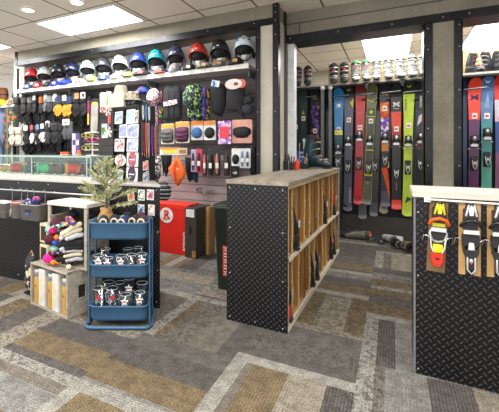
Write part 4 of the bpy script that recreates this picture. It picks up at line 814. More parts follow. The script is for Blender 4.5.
# right side with hand hole
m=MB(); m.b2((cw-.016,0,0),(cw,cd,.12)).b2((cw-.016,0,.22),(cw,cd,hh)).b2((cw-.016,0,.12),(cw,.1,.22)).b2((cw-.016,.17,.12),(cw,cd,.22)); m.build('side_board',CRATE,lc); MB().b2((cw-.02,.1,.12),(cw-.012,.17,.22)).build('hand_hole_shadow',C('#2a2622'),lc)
MB().b2((0.016,0,0),(cw-.016,cd,.014)).build('bottom_board',CRATE,lc); 
for k in range(3): MB().b2((0,k*.1,hh-.014),(cw,k*.1+.09,hh)).build('top_slat',CRATE,lc,None,.002)
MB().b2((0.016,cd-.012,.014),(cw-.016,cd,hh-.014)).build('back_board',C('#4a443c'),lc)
GOLD=C('#bd9648',.5,0,.15); 
xs=[.055,.15,.245,.33,.425]
for k,x in enumerate(xs):
    if k%2==0:
        o=T('bamboo_bottle',['tall bamboo bottle with steel cap at the left of the crate','tall bamboo bottle with steel cap between the two white boxes','tall bamboo bottle with steel cap at the right of the crate'][k//2],'bottle',CP(x,.045,.016),ca,'bamboo bottles in the lower crate')
        MB().lathe([(.001,0),(.036,0),(.038,.01),(.038,.20),(.036,.21)],seg=22).build('bamboo_body',GOLD,o); MB().lathe([(.034,.21),(.033,.222),(.036,.225),(.036,.262),(.03,.267),(.001,.268)],seg=22).build('steel_cap',STEEL,o)
        MB().prism(circ(.012,12,0,.14),-.041,-.035).build('etched_mark',C('#a0762c'),o)
    else:
        o=T('bottle_box',['white bottle box with gold lettering, left one in the crate','white bottle box with gold lettering, right one in the crate'][k//2],'box',CP(x,.052,.015),ca,'white bottle boxes in the lower crate')
        MB().b2((-.042,-.045,0),(.040,.045,.285)).build('box_body',C('#cfcdc9',.5),o,None,.002); text('gold_lettering','welly',.095,C('#dccfae'),o,(0,-.0465,.14),(PI/2,-PI/2,0),.0008)
# upper crate (stands on the lower)
UC0=Vector((-2.44,2.10,0)); ua=0.0; uw,ud,uz0,uz1=.42,.25,hh+.001,hh+.50
uc=T('wooden_crate','upper greyed wood crate on end, stuffed with knit socks and hats','crate',(UC0.x,UC0.y,uz0),ua)
UH=uz1-uz0
for x in (0,uw-.028):
    for y in (0,ud-.02): MB().b2((x,y,0),(x+.028,y+.02,UH-.03)).build('corner_post',CRATE,uc,None,.002)
for x in (0.004,uw-.016):
    for z in (.0,.14,.28): MB().b2((x,.02,z),(x+.012,ud-.02,z+.1)).build('side_slat',CRATE,uc)
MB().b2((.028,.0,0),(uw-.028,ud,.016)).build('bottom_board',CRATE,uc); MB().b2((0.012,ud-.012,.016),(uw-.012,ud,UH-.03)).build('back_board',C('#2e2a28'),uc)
MB().b2((-.004,-.004,UH-.03),(uw+.004,ud+.004,UH)).build('top_board',C('#cfcac0',.6,0,.08),uc,None,.003)
# socks & knit hats piled in crate
random.seed(5)
def UP(x,y,z): return Matrix.Translation((UC0.x,UC0.y,uz0))@Matrix.Rotation(ua,4,'Z')@Vector((x,y,z))
def knit(x,y,z,c,lab,r=.05):
    o=T('knit_hat',lab,'knit hat',UP(x,y,z),ua,'knit hats stuffed in the upper crate'); MB().ell((0,0,0),(r,r*.9,r*.75)).build('knit_body',C(c,.95,0,.25,60),o); MB().lathe([(r*.9,-.01),(r*1.04,0),(r*.9,.012)],seg=16,sy=.9).build('cuff',C(c,.95,0,.3,60),o)
for x,y,z,c,lab,r in ((.105,.0,.325,'#4c1a26','maroon knit hat near the top left of the upper crate',.058),(.045,-.01,.275,'#86c0b0','mint knit hat at the left of the upper crate',.045),(.09,-.03,.275,'#e01878','small hot pink knit hat in the middle left of the crate',.034),(.075,-.03,.205,'#4a1420','dark maroon knit hat halfway down the crate',.058),(.105,-.02,.135,'#8cc4b4','mint knit hat low in the upper crate',.04),(.075,-.005,.09,'#30141c','very dark maroon knit hat low at the left',.045),(.05,-.03,.052,'#ea1f8a','hot pink knit hat at the bottom left corner of the upper crate',.05)): knit(x,y,z,c,lab,r)
NAVYP=PAT('navy_print',['#1c2c6c','#2444a8','#d8a058','#c84838','#141a3a'],60)
def sock(x0,z0,x1,z1,c,lab,toe=None,r=.022,y=.01):
    o=T('knit_sock',lab,'sock',UP(x0,y,z0),ua,'socks stuffed in the upper crate'); dx,dz=x1-x0,z1-z0; mt=c if not isinstance(c,str) else C(c,.9); r=r*(.64 if isinstance(c,str) and c[1] in 'bcda' else .95)
    MB().limb([(0,0.02,0),(dx*.4,0,dz*.4+.006),(dx*.75,-.03,dz*.75),(dx,-.045,dz)],[r,r*1.05,r,r*.8],0,10,.8).build('sock_leg',mt,o)
    MB().ell((dx,-.052,dz),(r*.95,r*.9,r*.85)).build('toe',C(toe,.9) if toe else mt,o)
for a in ((.2,.37,.34,.36,NAVYP,'navy printed sock at the top of the crate',None,.024),(.2,.33,.13,.31,PAT('multi_sock',['#20b0a0','#d8484c','#f0d8c0','#26306a'],60),'small multicoloured sock near the top of the crate',None,.02),(.33,.34,.22,.27,'#d8cfb2','folded cream sock high on the right','#e6dfc8',.03),(.34,.30,.21,.245,'#cfc7aa','second folded cream sock below the first','#d8cfb8',.026),(.35,.26,.27,.235,'#b9bcc2','pale grey sock at the right of the crate','#c8cace',.028),(.3,.235,.16,.235,'#1a1a1c','black sock under the cream pair','#e87a30',.025),(.15,.255,.21,.235,'#e8d8e0','pale pink sock next to the mint hat',None,.02),(.22,.215,.14,.19,NAVYP,'navy and red printed sock halfway down','#2454c8',.023),(.34,.2,.2,.18,'#17171a','long black sock halfway down the crate',None,.03),(.34,.165,.22,.15,'#1b1b1e','second long black sock below halfway','#b4b6ba',.026),(.35,.135,.24,.135,'#a8aab0','grey sock low at the right','#b8bac0',.02),(.2,.115,.12,.11,NAVYP,'navy printed sock low at the left',None,.022),(.34,.11,.25,.1,'#cfc8a6','cream sock low on the right','#e2dcb8',.022),(.35,.075,.27,.07,'#b0b2ba','lavender grey sock near the bottom right',None,.022),(.3,.085,.18,.065,'#19191c','black sock near the bottom of the crate',None,.024),(.2,.045,.12,.035,PAT('orange_sock',['#e88030','#e0a040','#26306a'],50),'orange printed sock at the bottom of the crate','#f08a28',.024),(.24,.06,.29,.025,'#1c1c1e','black sock hanging over the bottom edge','#e0d8b0',.024)):
    sock(*a[:4],a[4],a[5],a[6],a[7],y=-.0)
for k,(x,z) in enumerate(((.12,.39),(.3,.40),(.25,.3),(.3,.2))):
    o=T('knit_sock',['dark balled sock in the upper left shadow of the crate','dark balled sock in the upper right shadow of the crate','dark balled sock behind the cream socks','dark balled sock behind the black socks'][k],'sock',UP(x,.15,z-.01),ua,'dark balled socks at the back of the crate'); MB().ell((0,0,0),(.05,.05,.04)).build('ball',C('#232738',.9),o); MB().lathe([(.045,-.006),(.053,0),(.045,.008)],seg=14).build('cuff',C('#2c3350',.9),o)
# small framed boxes to the left of the crates
def smallbox(u0,u1,v0,v1,Y,lab):
    a=at(u0,v0,Y); b=at(u1,v1,Y); w=abs(a.x-b.x); h=a.z-b.z; o=T('small_box',lab,'box',((a.x+b.x)/2,Y,b.z),ca,'small cream and black boxes beside the crates')
    MB().b2((-w/2,0,0),(w/2,.12,h)).build('box_body',C('#d4c9a8',.6),o,None,.003); MB().b2((-w*.36,-.003,h*.12),(w*.36,0,h*.86)).build('dark_window',C('#241c20'),o); MB().b2((-w*.36,-.004,h*.1),(-w*.28,-.001,h*.88)).build('gold_stripe',C('#b08a3c'),o)
za=onZ(36,300,0)
smallbox(39,48,244,264,2.22,'lower small cream framed box beside the upper crate'); smallbox(39,48,223,243.5,2.22,'upper small cream framed box beside the upper crate')
a=at(32,262,2.25); o=T('striped_bag','black and cream striped bag standing behind the lower crate','bag',(at(31.5,280,2.2).x,2.2,0),ca); MB().pillow(rrect(.12,.33,.03,3,0,.175),0,.05).build('bag_body',PAT('black_cream',['#1c1c20','#d4c8a4','#20243a','#26262a'],22),o); MB().limb([(-.03,0,.33),(0,0,.37),(.03,0,.33)],.005,0,6).build('handle',C('#a88a60'),o); MB().b2((-.055,-.04,0),(.055,.04,.012)).build('base',BLACK,o)
o=T('box_riser','dark board riser under the small cream boxes left of the upper crate','riser',(at(43.5,264,2.28).x,2.28,0),ca); MB().b2((-.075,-.08,0),(.075,.1,at(43,264,2.22).z-.001)).build('riser_body',C('#3a352e'),o); MB().b2((-.08,-.085,at(43,264,2.22).z-.012),(.08,.105,at(43,264,2.22).z-.001)).build('riser_top',CRATE,o)
#SECTION floorboxes
# ================================================================= BOXES AGAINST THE LEFT WALL
rb=T('ski_boot_box','red cardboard box with a white round logo against the slat wall','box',(-2.475,3.84,0)); RED=C('#dd2418',.5,0,.06,4)
MB().b2((-.2,0,0),(.37,.28,.585)).build('box_body',RED,rb,None,.004); MB().b2((-.203,-.003,.535),(.373,.285,.592)).build('box_lid',C('#e22c1e',.5,0,.05,4),rb,None,.003)
MB().prism(circ(.093,32,.075,.455),-.006,-.0035).build('white_roundel',C('#e8e6e2'),rb)
text('red_letter','R',.15,RED,rb,(.08,-.0065,.455),(PI/2,0,0),.001,1.0,.003); MB().limb([(.03,-.0075,.40),(.1,-.0075,.505)],.006,0,6,.2).limb([(.06,-.0075,.40),(.12,-.0075,.43)],.005,0,6,.2).build('red_stroke',RED,rb)
text('vertical_lettering','ROSSIGNOL',.05,C('#f0e8e4'),rb,(.325,-.002,.17),(PI/2,-PI/2,0),.001,.85,.001)
bb=T('cardboard_box','black cardboard box with handle slot and white label standing on end','box',(-2.12,3.79,0),R(-4)); KRB=C('#3b332e',.75,0,.1)
MB().b2((0,0,0),(.155,.34,.575)).build('box_body',KRB,bb,None,.004)
MB().prism(rrect(.032,.085,.014,4,.075,.32),-.004,-.001).build('handle_slot',C('#0e0c0c'),bb)
MB().b2((.02,-.004,.47),(.13,-.001,.56)).build('white_label',C('#dfe3e4'),bb); MB().b2((.1,-.003,.01),(.15,-.001,.09)).build('gold_print',C('#a07840'),bb)
text('side_lettering','||||',.07,C('#8a7860'),bb,(.157,.2,.25),(PI/2,-PI/2,PI/2),.001)
kb=T('cardboard_box','plain brown cardboard box behind the black one','box',(-1.955,4.0,0)); MB().b2((.0,.0,0),(.055,.15,.565)).build('box_body',C('#a27b4c',.8),kb,None,.003); MB().b2((.02,-.002,0),(.03,.001,.56)).build('tape',C('#bf9a68'),kb)
gb=T('waste_bin','dark green plastic bin half hidden behind the boot rack','bin',(-1.285,3.2,0)); GRB=C('#39463c',.6)
def rz_(w,d,z): return [(x,y,z) for x,y in rrect(w,d,.03,4)]
MB().loft([rz_(.2,.26,0),rz_(.25,.31,.72),rz_(.27,.33,.72),rz_(.27,.33,.75),rz_(.24,.30,.75),rz_(.19,.25,.02)],0,True).build('bin_body',GRB,gb); MB().limb([(x,y,.75) for x,y,_ in (lambda P:P+[P[0]])(rz_(.26,.32,0))],.009,0,6).build('rim',C('#2c362f'),gb)
o=MB().b2((-.035,-.012,.0),(.1,.0,.27)).build('red_label',C('#c82c24'),gb,(0,-.140,.13))
text('white_lettering','|||||',.085,WHITE,gb,(.005,-.154,.265),(PI/2,PI/2,0),.001,.8)
#SECTION cabinet
# ================================================================= BOOT RACK (CENTRE)
CX0,CX1,CY0,CY1,CZ=-1.07,-.634,2.535,4.88,1.0
RA=-R(1.4); RP=Vector((CX1+.012,CY0,0)); RM=Matrix.Translation(RP)@Matrix.Rotation(RA,4,'Z')@Matrix.Translation(-RP)
def onrack(o): o.location=RM@o.location; o.rotation_euler[2]+=RA; return o
cb=onrack(T('boot_rack','waist high boot rack with black diamond plate end and open plywood cubbies','boot rack',(0,0,0)))
MB().b2((CX0,CY0,0),(CX1+.012,CY0+.012,CZ)).build('end_panel',DIA,cb)
MB().b2((CX0,CY1-.012,0),(CX1,CY1,CZ)).build('end_panel',PLY,cb)
MB().b2((CX0,CY0+.012,0.0),(CX0+.015,CY1-.012,CZ)).build('back_panel',DIA,cb)
MB().b2((CX0-.005,CY0-.006,CZ),(CX1+.02,CY1+.005,CZ+.028)).build('top_board',TOPW,cb,None,.003)
sp(cb,[(x,CY0-.003,z) for x in (CX0+.025,(CX0+CX1)/2,CX1-.02) for z in (.03,.97)]+[(x,CY0-.003,z) for x in (CX0+.025,CX1-.02) for z in (.35,.68)])
MB().b2((CX0+.015,CY0+.012,.02),(CX1,CY1-.012,.04)).build('bottom_shelf',PLY,cb); MB().b2((CX0+.015,CY0+.012,.475),(CX1,CY1-.012,.495)).build('middle_shelf',PLY,cb)
EDGE=C('#d8d0bc',.7,0,.3,70)
for z0,z1 in ((.0,.045),(.472,.498),(.975,1.0)): MB().b2((CX1,CY0+.012,z0),(CX1+.012,CY1-.012,z1)).build('edge_strip',EDGE if z0<.9 else PLY,cb)
MB().b2((CX1,CY0+.012,.045),(CX1+.012,CY0+.04,.975)).build('edge_strip',PLY,cb); MB().b2((CX1,CY1-.04,.045),(CX1+.012,CY1-.012,.975)).build('edge_strip',PLY,cb)
NC=12; pit=(CY1-CY0-.024)/NC
for k in range(1,NC):
    y=CY0+.012+pit*k
    for z0,z1 in ((.04,.475),(.495,.975)):
        # divider with a wavy front edge
        P=[(CX0+.015,z0),(CX1-.01,z0)]+[(CX1-(.005+.002*math.sin(k*2.1+q*7)+.002*math.sin(k*3+q*31)),z0+(z1-z0)*q) for q in (.05,.12,.2,.3,.4,.5,.6,.7,.8,.9)]+[(CX1-.006,z1),(CX0+.015,z1)]
        hd=wood('hardboard',('#8f6233','#7f5428','#9a6c3c')[k%3],('#b98847','#a87838','#c2935a')[k%3],2,5,.5)
        dv=MB().prism(P,y-.004,y+.004).build('divider',hd,cb)
        E_=MB()
        for q in range(len(P)-3):
            a_,b_=P[q+1],P[q+2]; E_.add([(a_[0]+.001,y-.0045,a_[1]),(a_[0]+.001,y+.0045,a_[1]),(b_[0]+.001,y+.0045,b_[1]),(b_[0]+.001,y-.0045,b_[1]),(a_[0]-.009,y-.0045,a_[1]),(b_[0]-.009,y-.0045,b_[1])],[(0,1,2,3),(0,3,5,4)])
        E_.build('cut_and_shade_edge',C('#c9a873' if (k+int(z0>.2))%3 else '#6a4a2a',.7,0,.4,90),dv)  # pale cut edges; the dark brown ones paint shadow lines between cubbies
MB().b2((CX0+.015,CY0+.012,.04),(CX0+.02,CY1-.012,.975)).build('inner_back',HARD,cb)
#SECTION boots
# ================================================================= SKI BOOTS
def ski_boot(name,lab,loc,rz,c,c2,acc,sc=1,group=None,liner='#1b1b1d',detail=True,rx=0,ry=0):
    """toe towards -Y, sole on z=0, about .33 high"""
    t=T(name,lab,'ski boot',loc,rz,group,rx,ry,sc); m=MB()
    def ov(cx,cy,rx,ry,z,n=16,tilt=0): return [(cx+rx*math.cos(2*PI*i/n),cy+ry*math.sin(2*PI*i/n),z+tilt*math.sin(2*PI*i/n)) for i in range(n)]
    # lower shell lofted heel to toe
    rings=[]
    for y,w,h in ((.10,.020,.05),(.095,.036,.10),(.07,.045,.15),(.02,.048,.165),(-.04,.05,.14),(-.10,.053,.10),(-.15,.051,.078),(-.185,.04,.06),(-.198,.02,.045)):
        rings.append([(w*math.copysign(abs(math.cos(a))**.7,math.cos(a)),y,.022+(h-.022)*(.5+.5*math.copysign(abs(math.sin(a))**.7,math.sin(a)))) for a in [2*PI*i/16 for i in range(16)]])
    m.loft(rings,0); LS=m.build('lower_shell',C(c,.35),t)
    m=MB(); m.loft([ov(0,.03,.05,.068,.125),ov(0,.028,.054,.07,.17),ov(0,.018,.055,.068,.22),ov(0,.004,.057,.07,.28,tilt=.0),ov(0,-.006,.058,.07,.315,tilt=.012)],0,False); m.loft([ov(0,-.006,.052,.063,.316,tilt=.012),ov(0,.0,.05,.06,.25)],0,False); CF=m.build('cuff',C(c2,.35),t)
    MB().loft([ov(0,0,.05,.06,.25),ov(0,-.008,.05,.06,.33,tilt=.01),ov(0,-.01,.046,.055,.345,tilt=.01),ov(0,-.008,.036,.045,.34),ov(0,0,.034,.04,.27)],0,True).pillow(rrect(.07,.1,.03,3,0,.31),-.055,.012).build('liner',C(liner,.85),t)
    MB().b2((-.034,-.20,0),(.034,-.12,.026)).b2((-.034,.04,0),(.034,.105,.03)).b2((-.03,-.12,.008),(.03,.04,.026)).build('sole',C('#222225',.7),t,None,.004)
    for k,(y,z,w) in enumerate(((-.135,.088,.05),(-.075,.128,.052),(-.058,.2,.056),(-.062,.27,.059))):
        b=MB(); P=[(w*1.04,y+.05,z-.012),(w*.85,y+.008,z),(0,y-.018 if z<.15 else y-.012,z+.006),(-w*.85,y+.008,z),(-w*1.04,y+.05,z-.012)]
        b.limb(P,.007,0,6,.7); b.box((w*.45,y-.012,z+.004),(.038,.012,.016),0,Matrix.Rotation(R(22),3,'Z')); b.build('buckle',C(acc,.3,.6),LS if z<.15 else CF)
    MB().limb([(-.058,-.0,.3),(-.04,-.066,.305),(.04,-.066,.305),(.058,0,.3)],.012,0,8,.45).build('power_strap',C('#2a2a2d',.8),CF)
    return t
p=onZ(313,168.5,1.028); b=ski_boot('ski_boot','dark teal ski boot with bronze buckles standing on the boot rack',(-.835,4.60,1.028),R(78),'#1a343c','#22404a','#9a8a7c',1.12,None,'#4a2c34')
MB().box((0,.085,.25),(.02,.02,.1)).box((0,.093,.30),(.03,.01,.03)).build('heel_spoiler',C('#d8d8da'),b)
p=at(366,83,5.7)
bt=[(297,'#202124','#2a2b2e','#8a8a8c','black ski boot at the far left of the high shelf','#b02c30'),(307,'#1f2022','#292a2d','#9a9a9c','black ski boot with pale buckles second from the left on the high shelf','#a82c30'),
(333,'#232326','#2c2c30','#c8c8ca','black ski boot left of the black pair over the blue ski','#b83038'),(343.5,'#212124','#2c2c30','#bababc','black ski boot beside the green topped white boots','#b83038'),
(355,'#bcbdbb','#bcbdbb','#85888a','white ski boot with green cuff top and red mark, left one','#3a8a50'),(365.5,'#c6c7c5','#cecfcd','#85888a','white ski boot with green cuff top and red mark, right one','#3a8a50'),
(376.5,'#c6c7c5','#cecfcd','#85888a','plain white ski boot next to the green topped pair','#999999'),(388,'#c6c7c5','#cecfcd','#85888a','plain white ski boot above the purple art ski','#999999'),
(399.5,'#c6c7c5','#cecfcd','#85888a','plain white ski boot above the red and black ski','#999999'),(411.5,'#c6c7c5','#cecfcd','#85888a','plain white ski boot above the lime ski','#999999'),(423,'#bcbdbb','#e2e3e2','#85888a','plain white ski boot half hidden by the column','#999999')]
ZS=2.2
for k,(u,c,c2,acc,lab,mk) in enumerate(bt):
    p=at(u,80,5.73); t=ski_boot('ski_boot',lab,(p.x,5.8,ZS),R(6+random.uniform(-6,6)),c,c2,acc,.86,'ski boots on the high shelf','#2a2a2c' if k<4 else ('#3f8a58' if k<6 else '#cfcfcc'))
    t.scale=(1.02,.86,.86)
    MB().box((-.0,-.073,.235),(.03,.006,.035)).build('cuff_mark',C('#b83038' if k<6 else '#c8c8c8'),t)
for k,(u,rz,lab) in enumerate(((473.5,60,'dark ski boot with red mark right of the column, leftmost there'),(487,-58,'black ski boot with silver buckles right of the column'),(499,50,'dark ski boot cut by the right edge'))):
    p=at(u,78,5.73); t=ski_boot('ski_boot',lab,(p.x,5.8,ZS),R(rz),'#1e1f22','#2b2d31',['#8a4044','#8a8a8c','#7a7a7e'][k],.74,'dark ski boots on the high shelf right of the column','#3a2c28')
# boots in the cubbies, toes towards the aisle
def cub(u,v,Yk,z,c,c2,acc,lab,sc=1):
    y=CY0+.012+pit*(Yk+.5); return ski_boot('ski_boot',lab,(CX1-.088,y+.0,z),R(-90),c,c2,acc,sc,'ski boots in the boot rack')
cc=[(1,.496,'#17181a','#1c1d20','#c8c8c8','black ski boot with white logo in the second upper cubby'),(4,.496,'#2a3038','#30363e','#d0662c','slate ski boot with orange buckle in the upper row',.68),(5,.496,'#1b1c1f','#22242a','#8a8c90','dark ski boot in the upper cubby left of centre',.7),(7,.496,'#161719','#1c1d20','#c2c2c4','black ski boot with pale buckles in the upper row right of centre'),(9,.496,'#34373c','#1d1e20','#d86a34','grey and black ski boot with orange buckles in the upper row',.75),(10,.496,'#1c1c1f','#c0262c','#c8c8c8','black ski boot with red cuff in the upper row'),
(0,.041,'#b82428','#1b1b1d','#999999','red and black ski boot in the lowest nearest cubby'),(2,.041,'#26262a','#d8d8d8','#e0e0e0','small black and white ski boot in the third lower cubby',.5),(4,.041,'#1a1a1d','#1f2023','#8a8a8c','left black ski boot of the middle two in the lower row'),(5,.041,'#19191c','#1e1f22','#9a9a9c','right black ski boot of the middle two in the lower row'),(9,.041,'#1d1e21','#232428','#d0552c','dark ski boot with orange buckles in the lower row'),(10,.041,'#18181b','#1e1e22','#77777a','black ski boot near the far end of the lower row')]
for k_,z,c,c2,acc,lab,*z_ in cc:
    b_=onrack(cub(0,0,k_,z,c,c2,acc,lab,*z_)); MB().box((0,.108,.2),(.03,.006,.05)).build('white_logo',C('#d8d8d8' if k_ in (1,7,2) else acc),b_)
# tools on top of the rack behind
def onTop(u,v): return onZ(u,v,1.028)
for k,(u,c,lab,h,r) in enumerate(((269,'#1b1b1e','tall black pen cup with markers at the left of the rack top',.12,.028),(273.5,'#202024','short black cup with a purple marker on the rack top',.10,.026))):
    p=onTop(u,171.5); 
    p=Vector((-1.03+.065*k,4.12+.0*k,1.028)); o=T('pen_cup',lab,'cup',p); MB().lathe([(r*.85,0),(r,h*.8),(r*.93,h*.8),(r*.8,.006),(.001,.006)],seg=16).build('cup_body',C(c),o)
    for q,(dx,cc_) in enumerate(((-.012,'#1b1b1e'),(.0,'#2a2a2e'),(.012,'#5a34a0' if k else '#3a3a3e'))):
        w=T('marker_pen',['black marker leaning left in the ','dark grey marker upright in the ','coloured marker leaning right in the '][q]+('short' if k else 'tall')+' black cup','pen',p+Vector((dx,0,.02)),0,'markers in the black cups',ry=R((q-1)*8)); MB().cyl((0,0,0),(0,0,h*1.05),.006,0,8).build('barrel',C(cc_),w); MB().cyl((0,0,h*1.05),(0,0,h*1.3),.0065,0,8,.004).build('cap',C(cc_),w)
p=Vector((-.915,4.15,1.028)); o=T('glue_bottle','squat bright red plastic bottle on the rack top','bottle',p); MB().lathe([(.001,0),(.028,0),(.03,.01),(.03,.075),(.022,.095),(.01,.1)],seg=18).build('bottle_body',C('#d83a1c',.4),o); MB().lathe([(.011,.1),(.01,.12),(.001,.121)],seg=12).build('nozzle',C('#e85a34'),o)
p=Vector((-.965,4.13,1.028)); o=T('glue_bottle','small dark red tube beside the red bottle','bottle',p); MB().lathe([(.001,0),(.02,0),(.02,.04),(.012,.055),(.001,.056)],seg=16).build('bottle_body',C('#a02c24'),o); MB().lathe([(.01,.055),(.009,.066),(.001,.067)],seg=12).build('nozzle',BLACK,o)
o=T('tool_holder','black block holder with blue handled tools on the rack top','tool holder',(-.93,4.42,1.028)); MB().b2((-.06,-.04,0),(.08,.04,.055)).build('block',BLACK,o,None,.004)
for x,c,h in ((-.04,'#2458c0',.16),(-.015,'#8a8c90',.25),(.015,'#2a60c8',.14),(.045,'#c88a40',.09),(.065,'#7a7c82',.13)):
    MB().cyl((x,0,.05),(x,0,.05+h*.6),.010,0,10).cyl((x,0,.05+h*.6),(x,0,.05+h),.005,0,8).build('tool_handle',C(c),o)
o=T('spray_bottle','white plastic bottle standing left of the teal boot','bottle',(-.94,4.78,1.028)); MB().lathe([(.001,0),(.045,0),(.048,.02),(.045,.11),(.02,.14),(.012,.15)],seg=18).build('bottle_body',C('#e2e4e6',.4),o); MB().b2((-.02,-.012,.15),(.02,.012,.17)).b2((-.03,-.006,.16),(-.018,.006,.168)).build('cap',WHITE,o)
o=T('spool_stack','stack of black and white tape spools behind the white bottle','spools',(-1.0,4.86,1.028))
for k in range(6): MB().lathe([(.001,0),(.03,0),(.03,.024),(.001,.024)],seg=16).build('spool',C('#d6d6d4' if k%2 else '#242428'),o,(0,0,.04+k*.0255))
MB().lathe([(.001,0),(.035,0),(.035,.04),(.001,.04)],seg=16).build('base_spool',C('#242428'),o)
#SECTION skis
# ================================================================= SKI WALL
YS=5.84
struct(MB().b2((-1.75,YS+.11,0.0),(2.6,YS+.15,2.17)).build('wall_ski_display',C('#1d1c1d',.7)))
struct(MB().b2((-1.75,YS+.095,.0),(2.6,YS+.108,.3)).build('trim_ski_display',C('#4a4744',.7)))
rk=T('boot_shelf','long high shelf over the skis carrying the row of ski boots','shelf',(0,0,0))
MB().b2((-1.75,YS-.14,ZS-.028),(2.6,YS+.2,ZS-.003)).build('shelf_board',C('#a9a49a',.6),rk)
MB().b2((-1.75,YS-.142,ZS-.05),(2.6,YS-.13,ZS-.028)).build('shelf_rail',BLACK,rk)
MB().b2((-.85,YS+.15,ZS-.003),(2.6,YS+.165,ZS+.34)).build('tan_back_board',C('#a08a68',.7),rk)
for x in (-1.45,-.31,.12,.72,1.25): MB().b2((x-.012,YS-.16,2.10),(x+.012,YS-.12,2.17)).ell((x,YS-.15,ZS-.05),(.03,.02,.035)).build('clamp',C('#55575a',.4,.4),rk)
for k,u in enumerate((322.5,330.3)):
    p=at(u,90,YS-.14); o=T('rack_upright',['left grey rack upright with a white knob beside the dark purple ski','right grey rack upright with a white knob beside the blue ski'][k],'upright',(p.x,YS-.14,0),0,'grey rack uprights')
    MB().b2((-.022,-.02,0.0),(.022,.02,2.12)).build('grey_upright',C('#66686b',.4,.4),o,None,.003); MB().ell((0,0,2.14),(.035,.035,.035)).build('white_knob',C('#d8d8d8'),o)
SX=[]
def binding(parent,z,kind,c='#1c1c1f',acc='#c9cacc',y=-.012):
    """toe or heel piece in ski-local coordinates, front is -y"""
    if kind=='toe':
        MB().b2((-.038,y-.014,z-.075),(.038,y,z+.07)).prism([(-.034,z-.02),(.034,z-.02),(.03,z+.05),(.012,z+.075),(-.012,z+.075),(-.03,z+.05)],y-.06,y-.012).limb([(-.036,y-.05,z-.03),(-.03,y-.07,z+.01)],.012,0,8).limb([(.036,y-.05,z-.03),(.03,y-.07,z+.01)],.012,0,8).build('toe_binding',C(c,.4),parent,None,.003)
        MB().b2((-.036,y-.05,z-.07),(.036,y-.016,z-.035)).build('toe_accent',C(acc,.3,.3),parent); MB().ell((0,y-.06,z+.035),(.017,.008,.024)).build('toe_cap',C(acc,.3,.3),parent)
        MB().limb([(-.04,y-.012,z-.09),(-.065,y-.02,z-.10),(-.07,y+.02,z-.125)],.0035,0,6).limb([(.04,y-.012,z-.09),(.065,y-.02,z-.10),(.07,y+.02,z-.125)],.0035,0,6).build('brake_arm',CHROME,parent)
    else:
        MB().b2((-.036,y-.014,z-.1),(.036,y,z+.09)).prism([(-.036,z-.01),(-.03,z+.065),(.03,z+.065),(.036,z-.01),(.02,z-.08),(-.02,z-.08)],y-.065,y-.012).build('heel_binding',C(c,.4),parent,None,.003)
        MB().limb([(-.024,y-.066,z+.03),(-.018,y-.085,z-.04),(0,y-.08,z-.085),(.018,y-.085,z-.04),(.024,y-.066,z+.03)],.0045,0,6).build('heel_lever',C(acc,.3,.3),parent); MB().ell((0,y-.072,z-.005),(.013,.01,.022)).build('heel_stud',C(acc,.3,.3),parent)
